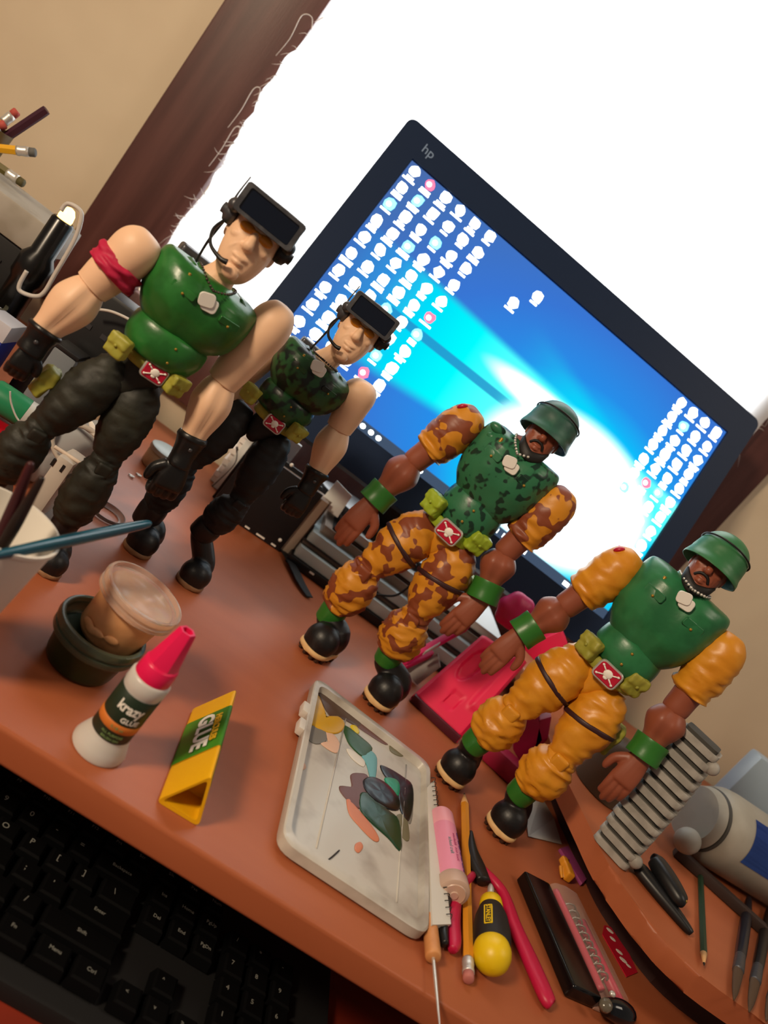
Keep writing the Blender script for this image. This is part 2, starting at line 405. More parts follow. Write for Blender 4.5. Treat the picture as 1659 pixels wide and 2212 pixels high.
# screen: emissive picture of a light burst over blue
ms = bpy.data.materials.new('screen_picture'); ms.use_nodes = True; nt = ms.node_tree; nt.nodes.clear()
N_ = nt.nodes.new; L_ = nt.links.new
out = N_('ShaderNodeOutputMaterial'); em = N_('ShaderNodeEmission'); L_(em.outputs[0], out.inputs[0])
uv = N_('ShaderNodeUVMap'); sep = N_('ShaderNodeSeparateXYZ'); L_(uv.outputs[0], sep.inputs[0])
def mth(op, a, b=None, c=None):
    nd = N_('ShaderNodeMath'); nd.operation = op
    for i, v in enumerate((a, b, c)):
        if v is None: continue
        if isinstance(v, (int, float)): nd.inputs[i].default_value = v
        else: L_(v, nd.inputs[i])
    return nd.outputs[0]
def ramp(fac, els):
    r = N_('ShaderNodeValToRGB'); L_(fac, r.inputs[0]); e = r.color_ramp.elements
    while len(e) < len(els): e.new(0.5)
    for q, (p, c) in zip(e, els): q.position = p; q.color = c
    return r.outputs[0]
def mixc(f, a, b, mode='MIX'):
    nd = N_('ShaderNodeMix'); nd.data_type = 'RGBA'; nd.blend_type = mode
    if isinstance(f, (int, float)): nd.inputs[0].default_value = f
    else: L_(f, nd.inputs[0])
    L_(a, nd.inputs[6]) if not isinstance(a, tuple) else setattr(nd.inputs[6], 'default_value', a)
    L_(b, nd.inputs[7]) if not isinstance(b, tuple) else setattr(nd.inputs[7], 'default_value', b)
    return nd.outputs[2]
ux_, uz_ = sep.outputs[0], sep.outputs[1]
def sst(v, a, b):
    nd = N_('ShaderNodeMapRange'); nd.interpolation_type = 'SMOOTHSTEP'; L_(v, nd.inputs[0]); nd.inputs[1].default_value = a; nd.inputs[2].default_value = b
    return nd.outputs[0]
def edist(cx, cz, a, b):
    ex = mth('DIVIDE', mth('SUBTRACT', ux_, cx), a); ez = mth('DIVIDE', mth('SUBTRACT', uz_, cz), b)
    return mth('SQRT', mth('ADD', mth('MULTIPLY', ex, ex), mth('MULTIPLY', ez, ez)))
d1 = edist(0.348, 0.088, 0.105, 0.075)
base = ramp(mth('DIVIDE', d1, 4.5), [(0.0, (0, .75, 1.0, 1)), (0.25, (0.0, .55, 1.0, 1)), (0.36, (0.02, .27, .82, 1)), (0.55, (0.04, .18, .66, 1)), (0.8, (0.06, .16, .46, 1)), (1.0, (0.08, .14, .36, 1))])
up_ = mth('SUBTRACT', mth('MULTIPLY_ADD', ux_, -0.05, 0.188), uz_)       # >0 below the beam's upper edge
lo_ = mth('SUBTRACT', uz_, mth('MULTIPLY_ADD', ux_, 0.12, 0.043))        # >0 above its lower edge
band = mth('MULTIPLY', sst(up_, -.003, .010), sst(lo_, -.003, .014))
bcol = ramp(mth('DIVIDE', ux_, .476), [(0.0, (0.05, .16, .52, 1)), (0.12, (.03, .30, .75, 1)), (0.22, (0, .72, .95, 1)), (0.36, (0, .98, 1.0, 1)), (0.50, (.12, 1.2, 1.1, 1)), (1.0, (.2, 1.2, 1.1, 1))])
pic = mixc(band, base, bcol)
up2 = mth('SUBTRACT', mth('MULTIPLY_ADD', ux_, -0.28, 0.285), uz_)       # fainter second beam above
pic = mixc(mth('MULTIPLY', mth('MULTIPLY', sst(up2, -.003, .02), sst(ux_, .20, .34)), .55), pic, (0, .85, 1.0, 1))
ray_ = mth('MULTIPLY', sst(mth('ABSOLUTE', mth('SUBTRACT', uz_, mth('MULTIPLY_ADD', ux_, 0.015, 0.1215))), .0062, .0040), sst(ux_, .27, .22))
ray_ = mth('MULTIPLY', ray_, sst(ux_, .03, .09))
pic = mixc(mth('MULTIPLY', ray_, .85), pic, (.02, .26, .60, 1))
d2 = edist(0.285, 0.150, 0.105, 0.020)
for d_, a_, b_ in ((d1, 1.22, .80), (d2, 1.0, .25)):
    pic = mixc(sst(d_, a_, b_), pic, (2.6, 3.0, 3.0, 1))
thin = mth('MULTIPLY', sst(mth('ABSOLUTE', mth('SUBTRACT', uz_, mth('MULTIPLY_ADD', ux_, -0.01, 0.1165))), .0007, .0003), sst(ux_, .29, .30))
pic = mixc(mth('MULTIPLY', mth('MULTIPLY', thin, sst(d1, 1.0, .9)), .8), pic, (.75, .85, .85, 1))
bar = ramp(sep.outputs[1], [(0.0105/.3, (.10, .14, .22, 1)), (0.0115/.3, (1, 1, 1, 1))])
zb = mth('DIVIDE', sep.outputs[1], .3); barf = ramp(zb, [(0.0355, (1, 1, 1, 1)), (0.0375, (0, 0, 0, 1))])
pic = mixc(barf, pic, (.055, .085, .14, 1))
L_(pic, em.inputs[0]); em.inputs[1].default_value = 1.0
bm = new(); uvl = bm.loops.layers.uv.new('UVMap')
vv = [bm.verts.new(M3(a, b)) for a, b in ((0, 0), (SWD, 0), (SWD, SHT), (0, SHT))]; f = bm.faces.new(vv)
for lp, c in zip(f.loops, ((0, 0), (SWD, 0), (SWD, SHT), (0, SHT))): lp[uvl].uv = c
scr = obj('screen', bm, ms, mon, smooth=False)
m_ico = mat('icon_white', 'FFFFFF', emit='F4FFFF', estr=3.0); m_icr = mat('icon_pink', 'FF4060', emit='FF7090', estr=1.5); m_icc = mat('icon_cyan', '70E0FF', emit='90F0FF', estr=1.4)
icb = {'w': new(), 'p': new(), 'c': new()}; rnd = random.Random(11)
def icon(x, z, k=0):
    ch = 'w'
    q = rnd.random()
    pts = []; sqr = rnd.random() < .4; nn = 8 if sqr else 11; ph = 0 if sqr else rnd.random()
    for i in range(nn):
        a = 2*PI*(i+ph)/nn; r = .0066*(1+.14*rnd.uniform(-1, 1))*(1.12 if sqr and i % 2 else 1); pts.append(M3(x+r*math.cos(a)*.95, z+.0025+r*math.sin(a), .0006))
    b = icb['p' if q > .93 else 'c' if q > .86 else 'w']; b.faces.new([b.verts.new(p) for p in pts])
    if q > .86:
        b2 = icb['w']; b2.faces.new([b2.verts.new(M3(x+.003*math.cos(2*PI*i/8)-.001, z+.002+.003*math.sin(2*PI*i/8), .0009)) for i in range(8)])
    for ln in range(1 if rnd.random() < .55 else 2):
        w = rnd.uniform(.0045, .0078); zz = z-.0062-ln*.0034
        b2 = icb['w']; b2.faces.new([b2.verts.new(M3(x+sx*w, zz+sz*.00125, .0006)) for sx, sz in ((-1, -1), (1, -1), (1, 1), (-1, 1))])
for r in range(11):
    for c in range(6):
        if r == 10 and c > 2: continue
        icon(.0095+c*.0212, SHT-.0105-r*.0232)
for r in range(10):
    for c in range(4): icon(SWD-.0105-c*.0190, SHT-.0115-r*.0205)
for r in range(7, 11): icon(SWD-.0105-4*.0190, SHT-.0115-r*.0205) if r < 10 else None
icon(.180, .216); icon(.198, .240)
for x in (.012, .028, .045, .061, .075, .118, .127, .138, .148, .19, .205):
    w = .004; b2 = icb['w']; b2.faces.new([b2.verts.new(M3(x+w*.85*math.cos(2*PI*i/8), .0053+w*.75*math.sin(2*PI*i/8), .0006)) for i in range(8)])
for x, w in ((.255, .010), (.300, .0035), (.312, .003), (.324, .0022), (.333, .0022), (.343, .004), (.353, .0025), (.415, .004), (.43, .005), (.452, .009), (.452, .006)):
    b2 = icb['w']; b2.faces.new([b2.verts.new(M3(x+sx*w, .0053+sz*.0026, .0007)) for sx, sz in ((-1, -1), (1, -1), (1, 1), (-1, 1))])
for k, m in (('w', m_ico), ('p', m_icr), ('c', m_icc)): obj('desktop_icons', icb[k], m, scr, smooth=False, kind='stuff')
obj('maker_mark', text_flat('hp', .015, M3(.0085, .286, .003), X, MU), mat('mark_grey', '7D93B0', 0.4), mon, smooth=False)
bm = new(); ell(bm, M3(.006, -.020, .003), (X*.0016, MU*.0016, MN*.0008), 8); obj('power_light', bm, mat('led', 'FFFFFF', emit='E8F4FF', estr=4), mon)
# ================================================================ ACTION FIGURES
m_skinA = mat('skin_light', 'E0B795', 0.5, bump=0.05, bscale=300, sss=.06)
m_skinB = mat('skin_brown', '8A4A34', 0.45, bump=0.05, bscale=300)
m_vest = mat('vest_green', '1F5A22', 0.32, c2='276A2C', scale=60, bump=0.12, bscale=260)
m_vestc = mat('vest_green_camouflage', '1E4A26', 0.34, c2='0A1710', scale=110, thr=(0.47, 0.56), bump=0.12, bscale=260, detail=1.5)
m_vestb = mat('vest_sea_green', '22623A', 0.34, c2='2A7144', scale=50, bump=0.12, bscale=260)
m_vestbc = mat('vest_sea_green_spotted', '2C6A48', 0.34, c2='123024', scale=125, thr=(0.54, 0.60), bump=0.12, bscale=260, detail=1.0)
m_trA = mat('trousers_black', '17170F', 0.6, c2='26261A', scale=45, thr=(.45, .75), bump=0.25, bscale=220)
m_trA2 = mat('trousers_deep_black', '0A0A0B', 0.65, c2='121214', scale=45, bump=0.2, bscale=220)
m_trB = mat('trousers_ochre', 'C9821A', 0.38, c2='D08C22', scale=60, bump=0.12, bscale=220)
m_trBc = mat('trousers_ochre_camouflage', 'C78420', 0.45, c2='7E3E22', scale=70, thr=(0.515, 0.525), bump=0.12, bscale=220, detail=1.2)
m_glove = mat('glove_black', '0C0B0B', 0.38, bump=0.2, bscale=250)
m_olive = mat('belt_olive', '8C8A2E', 0.5, c2='9A963A', scale=60, bump=0.15, bscale=200)
m_lime = mat('belt_lime', '8AA024', 0.45, c2='97AE30', scale=60, bump=0.15, bscale=200)
m_boot = mat('boot_black', '121113', 0.42, bump=0.1, bscale=250)
m_sole = mat('sole_cream', 'D8B27C', 0.6)
m_cuff = mat('cuff_green', '2C6B25', 0.35, bump=0.08, bscale=250)
m_strap = mat('strap_brown', '33171A', 0.5)
m_silver = mat('silver', 'CFCBC4', 0.35, metal=0.6)
m_tag = mat('dog_tag_silver', 'E2DED6', 0.4, metal=0.15)
m_gold = mat('old_gold', '9C7A2E', 0.4, metal=0.4)
m_red = mat('emblem_red', 'B01030', 0.35)
m_white = mat('emblem_white', 'E8E2DA', 0.5)
m_gun = mat('gunmetal', '4A4A4E', 0.38, metal=0.5, bump=0.2, bscale=300)
m_screenv = mat('visor_glass_navy', '0B1322', 0.15)
m_visor = mat('visor_casing', '3C3D42', 0.45, c2='55565A', scale=120, thr=(.45, .7), metal=.2, bump=.2, bscale=260)
m_orange = mat('goggle_orange', 'C8801C', 0.2)
m_helm = mat('helmet_green', '2E6A3E', 0.42, bump=0.1, bscale=250)
m_helmb = mat('helmet_blue_green', '2C5A4A', 0.45, c2='284E44', scale=80, bump=0.1, bscale=250)
m_dark = mat('beard_dark', '15110F', 0.55)
m_pinkb = mat('armband_crimson', 'B00C3C', 0.6, bump=0.5, bscale=160)

def rect_plate(bm, c, X_, Y_, w, h, r, t):
    N = V(X_).cross(V(Y_)).normalized(); prism(bm, [p-N*(t/2) for p in rrect(c, X_, Y_, w, h, r)], N*t, t*.25, 1); return bm

def hand_mesh(wr, tip, thumb, back, voxel, fist=False, k=1.0):
    """wr wrist, tip finger tips, thumb direction, back-of-hand direction"""
    wr, tip = V(wr), V(tip); D = tip-wr; L = D.length; D.normalize()
    T = (V(thumb)-D*V(thumb).dot(D)).normalized(); B = (V(back)-D*V(back).dot(D)); B = (B-T*B.dot(T)).normalized()
    bm = new()
    loft(bm, [wr-D*L*.06, wr+D*L*.12, wr+D*L*.33, wr+D*L*.50, wr+D*L*.55], [(L*.155*k, L*.13*k), (L*.18*k, L*.125*k), (L*.205*k, L*.12*k), (L*.205*k, L*.10*k), (L*.19*k, L*.06*k)], T, n=18, sq=.85)
    lens = (.44, .52, .49, .38)
    for i in range(4):
        o = T*(L*k*(.150-.098*i)); r = L*.066*k*(1-.05*(i == 3))
        root = wr+D*(L*(.46-.02*abs(i-1.3)))+o
        if fist:
            a, b, c = D*.9-B*.35, -B*.9+D*.1, -D*.75-B*.35; s = (.24, .2, .16)
        else:
            cl = .25+.12*i; a, b, c = D-B*.12*(1+i*.2), D-B*(.32+cl*.3), D-B*(.62+cl*.5); s = tuple(lens[i]*q for q in (.42, .32, .26))
        p1 = root+a.normalized()*L*s[0]; p2 = p1+b.normalized()*L*s[1]; p3 = p2+c.normalized()*L*s[2]
        loft(bm, [root, p1, p2, p3, p3+c.normalized()*r*.5], [r, r*1.02, r*.93, r*.8, r*.3], T, n=10)
    r = L*.072*k
    a = wr+D*L*.14+T*L*.14*k
    p1 = a+(T*.75+D*.65-B*.1).normalized()*L*.2; p2 = p1+(T*.25+D-B*.2).normalized()*L*.17; p3 = p2+(D-B*.35-T*.05).normalized()*L*.09
    loft(bm, [a, p1, p2, p3], [r*1.25, r*1.08, r*.95, r*.6], B, n=10)
    return fuse(bm, voxel, 3)

def boot(root, ank, front, D, hw, ln, m_s, cleats=True):
    """boot on the ground: front = ground point under the toe edge, D horizontal toe direction"""
    S = V((-D.y, D.x, 0)); S = V((D.y, -D.x, 0)); front = V((front.x, front.y, 0)); th = hw*.30; lift = hw*.26 if cleats else .0004
    heel = front-D*ln
    outl = []
    for i in range(28):
        a = 2*PI*i/28; c, s = math.cos(a), math.sin(a)
        w = hw*(1.0 if c > 0 else .86)*(1-.12*math.exp(-((c+.15)/.35)**2))
        outl.append(heel+D*(ln*.5+ln*.5*math.copysign(abs(c)**.8, c))+S*(w*math.copysign(abs(s)**.75, s)))
    z0 = lift
    bm = new(); prism(bm, [p+Z*z0 for p in outl], (0, 0, th), th*.25, 1)
    so = obj('sole', bm, m_s, root, angle=45)
    if cleats:
        m_c = mat('cleat_dark', '3A2418', 0.5)
        for i in range(0, 28, 2):
            p = heel+(outl[i]-heel-D*ln*.5)*.82+D*ln*.5
            bm = new(); lathe(bm, [(hw*.11, .0003), (hw*.15, lift+.0002)], p, (0, 0, 1), 8); obj('cleat', bm, m_c, so, angle=40)
    z1 = z0+th
    bm = new()
    ell(bm, heel+D*ln*.66+Z*(z1+hw*.42), (D*ln*.335, S*hw*.98, Z*hw*.95), 24)
    ell(bm, heel+D*ln*.25+Z*(z1+hw*.55), (D*ln*.26, S*hw*.80, Z*hw*.95), 20)
    A = V(ank)
    loft(bm, [heel+D*ln*.30+Z*(z1+hw*.3), heel+D*ln*.30+Z*(z1+hw*.9), A.lerp(heel+D*ln*.30+Z*z1, .12), A], [(hw*.72, hw*.85), (hw*.70, hw*.8), (hw*.66, hw*.70), (hw*.64, hw*.64)], S, n=18)
    prism(bm, [heel+D*ln*.5+(p-heel-D*ln*.5)*.96+Z*(z1-.0003) for p in outl], (0, 0, hw*.45), 0)
    me = fuse(bm, hw*.065, 5)
    for v in me.vertices: v.co.z = max(v.co.z, z1-.0002)
    bo = obj('boot', me, m_boot, root)
    # toe cap seam
    pts = []
    for i in range(13):
        a = -PI*.5+PI*i/12
        pts.append(heel+D*(ln*.5)+S*(hw*.93*math.sin(a))+Z*(z1+hw*.35+hw*1.02*math.cos(a)*.98))
    return bo

def head_mesh(c, S, N, sc, smile=False, yaw=0.0, tilt=0.0, neck=None, neck_r=.008):
    """c centre of skull/face, sc half height about 26 mm -> sc=1"""
    ca, sa = math.cos(yaw), math.sin(yaw); S, N = (S*ca-N*sa), (N*ca+S*sa)
    U_ = (Z*math.cos(tilt)-N*math.sin(tilt)).normalized(); N = (N*math.cos(tilt)+Z*math.sin(tilt)).normalized()
    def p(s, n, u): return c+(S*s+N*n+U_*u)*sc
    bm = new(); q = sc
    ell(bm, p(0, -.001, .006), (S*.0145*q, N*.0165*q, U_*.018*q), 24)                 # skull
    loft(bm, [p(0, .001, .008), p(0, .002, -.004), p(0, .003, -.014), p(0, .004, -.022), p(0, .005, -.0265)],
         [(.0142*q, .0140*q), (.0143*q, .0138*q), (.0128*q, .0120*q), (.0096*q, .0092*q), (.0045*q, .005*q)], S, n=24, sq=.9)  # face and jaw
    ell(bm, p(0, .0130, -.0222), (S*.0052*q, N*.0040*q, U_*.0040*q), 12)              # chin
    loft(bm, [p(0, .0125, .006), p(0, .0155, .001), p(0, .0185, -.0052), p(0, .0150, -.0072)], [(.0018*q, .002*q), (.0022*q, .0024*q), (.0033*q, .0026*q), (.0026*q, .0015*q)], S, n=10)  # nose
    for s in (-1, 1):
        ell(bm, p(s*.0026, .0150, -.0060), (S*.0017*q, N*.0020*q, U_*.0014*q), 8)      # nostril wing
        loft(bm, [p(s*.0015, .0140, .0072), p(s*.006, .0142, .0085), p(s*.0108, .0108, .0070)], [.0013*q, .0018*q, .0012*q], N, n=8)  # brow
        ell(bm, p(s*.0080, .0100, -.0032), (S*.0044*q, N*.0042*q, U_*.0036*q), 12)      # cheek bone
        loft(bm, [p(s*.0042, .0142, -.0058), p(s*.0072, .0128, -.0095), p(s*.0074, .0118, -.0135)], [.0011*q, .0013*q, .0009*q], N, n=8)  # smile fold
        ell(bm, p(s*.0146, -.0010, -.002), (S*.0018*q, N*.0032*q, U_*.0052*q), 10)      # ear
    loft(bm, [p(-.0056, .0130, -.0120), p(-.002, .0152, -.0126), p(.002, .0152, -.0126), p(.0056, .0130, -.0120)], [.0007*q, .0013*q, .0013*q, .0007*q], U_, n=8)   # upper lip
    loft(bm, [p(-.0048, .0126, -.0150), p(0, .0150, -.0156), p(.0048, .0126, -.0150)], [.0007*q, .0016*q, .0007*q], U_, n=8)  # lower lip
    if neck is not None:
        a, b = V(neck), p(0, -.003, -.008); loft(bm, [a, a.lerp(b, .4), b], [(neck_r*1.35, neck_r*1.2), (neck_r, neck_r), (neck_r*1.05, neck_r)], S, n=20)
    return fuse(bm, .00062*sc, 2), p, S, N, U_

def chain(root, pts, r, m):
    bm = new(); pts = [V(p) for p in pts]
    P = np.array([tuple(p) for p in pts]); L = sum((pts[i+1]-pts[i]).length for i in range(len(pts)-1)); nb = max(8, int(L/(r*2.3)))
    for i in range(nb):
        q = cmr(P, (len(P)-1)*i/(nb-1)); g = bmesh.ops.create_icosphere(bm, subdivisions=1, radius=r); bmesh.ops.translate(bm, vec=q, verts=g['verts'])
    return obj('neck_chain', bm, m, root, kind='stuff')

def emblem(root, c, S, U_, N, w, h, sc):
    bm = new(); rect_plate(bm, c, S, U_, w, h, h*.22, .0030*sc); bk = obj('buckle', bm, m_silver, root, angle=40)
    bm = new(); rect_plate(bm, c+N*.0013*sc, S, U_, w*.86, h*.82, h*.16, .0018*sc); obj('buckle_plate', bm, m_red, bk, angle=40)
    bm = new(); q = c+N*.0024*sc
    ell(bm, q+U_*h*.04, (S*h*.24, U_*h*.22, N*.0012*sc), 12); ell(bm, q-U_*h*.17, (S*h*.12, U_*h*.09, N*.0009*sc), 10)
    for s in (-1, 1):
        for t in (-1, 1):
            a, b = q+S*s*h*.16+U_*t*h*.10, q+S*s*w*.33+U_*t*h*.26
            tube(bm, [a, b], [h*.04, h*.035], n=6, m=4); ell(bm, b, (S*h*.07, U_*h*.06, N*.0009*sc), 8)
    obj('buckle_skull', bm, m_white, bk)

def pouch(root, c, S, U_, N, w, h, d, m, seed):
    bm = new(); box(bm, c, (S*w/2, U_*h/2, N*d/2), min(w, h, d)*.28, 3)
    box(bm, c+U_*h*.24+N*d*.12, (S*w*.54, U_*h*.26, N*d*.5), min(w, h, d)*.2, 2)
    me = fuse(bm, w*.05, 2); f = folds(w*.05, 140, seed)
    for v in me.vertices: v.co += (v.co-c).normalized()*f(v.co, 0, 0)
    po = obj('pouch', me, m, root)
    bm = new(); ell(bm, c+U_*h*.02+N*d*.62, (S*w*.09, U_*w*.09, N*w*.06), 8); obj('snap', bm, m, po)

def figure(s):
    kind = s['kind']; B = kind == 'B'; psi = math.radians(s['psi'])
    N = V((-math.sin(psi), -math.cos(psi), 0)); S = V((math.cos(psi), -math.sin(psi), 0)); O = V((s['O'][0], s['O'][1], 0))
    def P(j, off=None):
        a = s[j] if isinstance(j, str) else j
        d = ray(a[0], a[1]); o = (a[2] if len(a) > 2 else 0.0) if off is None else off
        t = (O+N*o-CAM).dot(N)/d.dot(N); return CAM+d*t
    mpx = depth_scale(P('belt')); k = s['k']*mpx                   # metres per template pixel
    R = lambda v: v*k
    g = mpx*s['k']/.00036
    root = thing('action_figure', (O.x, O.y, 0), s['label'], 'action figure', s.get('group'))
    skin, vest, trou = s['skin'], s['vest'], s['trou']
    Tn, Bc, Ab, Be = P('neck'), P('chest'), P('abdomen'), P('belt')
    up = (Tn-Be).normalized(); Sx = (S-up*S.dot(up)).normalized(); Nx = Sx.cross(up)*1.0
    if Nx.dot(N) < 0: Nx = -Nx
    ch, cd = R(s['chest_w']), R(s['chest_w']*.76)
    vf = folds(R(2.0), 55/g, s['seed'])
    # --- chest
    A0, A1 = Bc, Tn; Lc = (A1-A0).length
    def cdisp(p, u, a):
        f = vf(p, u, a); q = (p-A0).dot(Sx)/ch; fr = (p-A0.lerp(A1, u)).dot(Nx) > 0
        if fr:
            for sg in (-1, 1): f += R(7)*math.exp(-((q-sg*.46)/.30)**2-((u-.58)/.20)**2)      # pectorals
            f -= R(4)*math.exp(-(q/.10)**2)*(1 if u < .75 else .3)                             # placket groove
            f += R(2.5)*math.exp(-((abs(q)-.42)/.2)**2-((u-.64)/.02)**2)                        # pocket flap lip
        return f
    bm = new()
    loft(bm, [A0-up*Lc*.14, A0-up*Lc*.10, A0+up*Lc*.10, A0.lerp(A1, .35), A0.lerp(A1, .62), A0.lerp(A1, .82), A0.lerp(A1, .95), A1, A1+up*Lc*.015],
         [(ch*.30, cd*.3), (ch*.52, cd*.56), (ch*.80, cd*.82), (ch*.97, cd*.98), (ch, cd), (ch*1.0, cd*.88), (ch*.96, cd*.72), (ch*.84, cd*.54), (ch*.52, cd*.36)], Sx, n=44, m=46, disp=cdisp, sq=.9)
    ve = obj('vest', bm, vest, root)
    # shoulder flaps and collar
    for sg in (-1, 1):
        bm = new(); c0 = A0.lerp(A1, .90)+Sx*sg*ch*.66+Nx*cd*.10
        box(bm, c0, ((Sx*.85-up*sg*.45).normalized()*ch*.24, Nx*cd*.36, (up*.9+Sx*sg*.45).normalized()*ch*.07), ch*.045, 2); obj('shoulder_strap', bm, vest, ve)
        bm = new(); loft(bm, [A1+Sx*sg*ch*.36-Nx*cd*.2, A1+Sx*sg*ch*.34+Nx*cd*.28-up*Lc*.03, A1+Sx*sg*ch*.10+Nx*cd*.60-up*Lc*.14], [(R(8), R(4)), (R(9), R(4.5)), (R(5), R(3))], up, n=12); obj('collar', bm, vest, ve)
        bm = new(); c0 = A0.lerp(A1, .66)+Sx*sg*ch*.46
        fr = cd*1.06
        rect_plate(bm, c0+Nx*(fr*math.sqrt(max(.1, 1-.46**2))+R(1)), (Sx-Nx*sg*.42), up, ch*.46, Lc*.11, R(4), R(5)); obj('pocket_flap', bm, vest, ve, angle=40)
        bm = new(); ell(bm, A0.lerp(A1, .62)+Sx*sg*ch*.46+Nx*(cd*1.02), (Sx*R(3), up*R(3), Nx*R(2.4)), 10); obj('button', bm, m_gold, ve)
    bm = new(); c0 = A0.lerp(A1, .80)-Sx*ch*.50+Nx*cd*.80
    loft(bm, [c0-Sx*R(3)+up*R(14), c0, c0+Sx*R(7)-up*R(16)], [R(3), R(5), R(3)], Nx, n=8)
    obj('chest_badge', bm, m_gold, ve)
    for j in s.get('strap_pouches', ()):
        c0 = P(j, cd*.55); bm = new(); ell(bm, c0, (Sx*R(20), up*R(11), Nx*R(10)), 14); obj('strap_pouch', bm, vest, ve)
    # --- abdomen
    aw = ch*(.70 if B else .74); Abt, Abb = Bc+up*Lc*.02, Be+up*R(18)
    bm = new(); loft(bm, [Abb-up*R(8), Abb, Ab, Abt, Abt+up*R(8)], [(aw*.55, aw*.5), (aw*.83, aw*.76), (aw, aw*.9), (aw*.92, aw*.82), (aw*.5, aw*.5)], Sx, n=32, m=20, disp=folds(R(1.5), 60/g, s['seed']+3))
    ab = obj('abdomen', bm, vest, root)
    for t in (.28, .75):
        bm = new(); ell(bm, Abb.lerp(Abt, t)+Nx*aw*(.93 if t < .5 else .90)+Sx*aw*.05, (Sx*R(3), up*R(3), Nx*R(2)), 10); obj('button', bm, m_gold, ab)
    # --- pelvis, belt
    pw = R(54 if B else 56)
    hl, hr = P('hipL'), P('hipR'); cr = (hl+hr)/2
    bm = new(); loft(bm, [cr-up*R(30), cr-up*R(18), cr, Be, Be+up*R(14)], [(pw*.20, pw*.36), (pw*.36, pw*.52), (pw*.60, pw*.62), (pw*.90, pw*.74), (pw*.86, pw*.7)], Sx, n=28, disp=folds(R(1.5), 60/g, 9))
    ell(bm, hl, (Sx*R(24), Nx*R(26), up*R(26)), 14); ell(bm, hr, (Sx*R(24), Nx*R(26), up*R(26)), 14)
    obj('pelvis', fuse(bm, R(3.2), 2), trou, root)
    bcol = s['beltm']; bw, bd = pw*1.08, pw*.92
    bm = new(); rg = []
    for i in range(36):
        a = 2*PI*i/36; o = Sx*bw*math.cos(a)+Nx*bd*math.sin(a); dn = up*R(13)
        rg.append([bm.verts.new(Be+o*f+dn*h) for f, h in ((1, -1), (1.05, -.8), (1.05, .8), (1, 1), (.93, 1), (.93, -1))])
    for i in range(36):
        for q in range(6): bm.faces.new((rg[i][q], rg[(i+1) % 36][q], rg[(i+1) % 36][(q+1) % 6], rg[i][(q+1) % 6]))
    be = obj('belt', bm, bcol, root, angle=50)
    emblem(root, Be+Nx*(bd*1.10), Sx, up, Nx, R(56), R(42), g)
    for sg, j in ((-1, 'pouchL'), (1, 'pouchR')):
        if j in s: c0 = P(j)
        else: c0 = Be+Sx*sg*bw*.86+Nx*bd*.62
        pouch(root, c0, (Sx*.8-Nx*sg*.5).normalized(), up, (Nx*.8+Sx*sg*.5).normalized(), R(44), R(46), R(28), bcol, s['seed']+sg)
    # --- arms
    gl = kind == 'A'
    for sd, sg in (('L', -1), ('R', 1)):
        sh, el, wr, tip = P('sh'+sd), P('el'+sd), P('wr'+sd), P('tip'+sd)
        D = (el-sh).normalized(); Ss = V(N)
        ua = (R(49), R(45), R(42), R(37)) if not B else (R(44), R(45), R(36), R(26))
        if not B:
            bm = new(); limb(bm, sh, el, [(-.30, .4e-3), (-.27, ua[0]*.5), (-.12, ua[0]*.88), (.10, ua[0]), (.40, ua[1]), (.70, ua[2]*.98), (.93, ua[3]), (.98, ua[3]*.95), (1.0, ua[3]*.6)], Ss, n=30, disp=folds(R(1.2), 40/g, sg+5))
            obj('upper_arm', bm, skin, root)
        else:
            bm = new(); limb(bm, sh, el, [(.30, ua[2]*.7), (.5, ua[2]*.84), (.75, ua[3]*1.08), (.97, ua[3]), (1.02, ua[3]*.55)], Ss, n=24); obj('upper_arm', bm, skin, root)
            fd = folds(R(6), 70/g, s['seed']+sg*4, D)
            def sdisp(p, u, a, fd=fd): return fd(p, u, a)*(min(1, u*1.5))+R(2.5)*math.sin(u*26+a*.6)*max(0, min(1, (u-.55)*4))
            bm = new(); limb(bm, sh, el, [(-.32, .4e-3), (-.30, ua[0]*.45), (-.16, ua[0]*.86), (.06, ua[0]*1.02), (.28, ua[1]), (.46, ua[1]*.92), (.60, ua[2]*1.05), (.66, ua[2]*.98), (.67, ua[2]*.7)], Ss, n=32, m=44, disp=sdisp)
            obj('sleeve', bm, s['sleeve'], root)
        bm = new(); box(bm, el, ((D.cross(Ss)).normalized()*R(14), Ss*R(19), D*R(20)), R(7), 3); obj('elbow_joint', bm, skin, root)
        D2 = (wr-el).normalized(); fa = (R(47), R(27)) if not B else (R(40), R(23))
        W2 = D2.cross(Ss).normalized()
        def fdisp(p, u, a, D2=D2, el=el, W2=W2, fa=fa):
            q = (p-el).dot(W2)/fa[0]; z = (p-el).dot(Ss)
            return (R(4)*math.exp(-((q-.35)/.22)**2)-R(5)*math.exp(-((q+.02)/.16)**2))*math.sin(min(1, max(0, u))*PI)*(1 if z > 0 else .3)
        bm = new(); limb(bm, el, wr, [(-.10, fa[0]*.35), (-.04, fa[0]*.62), (.10, fa[0]*.84), (.32, fa[0]), (.55, fa[0]*.90), (.80, fa[1]*1.18), (1.0, fa[1]), (1.04, fa[1]*.8)], Ss, n=30, m=36, disp=fdisp)
        obj('forearm', bm, skin, root)
        D3 = (tip-wr).normalized(); th = Sx*(-sg)-up*.1; vx = .00075*g
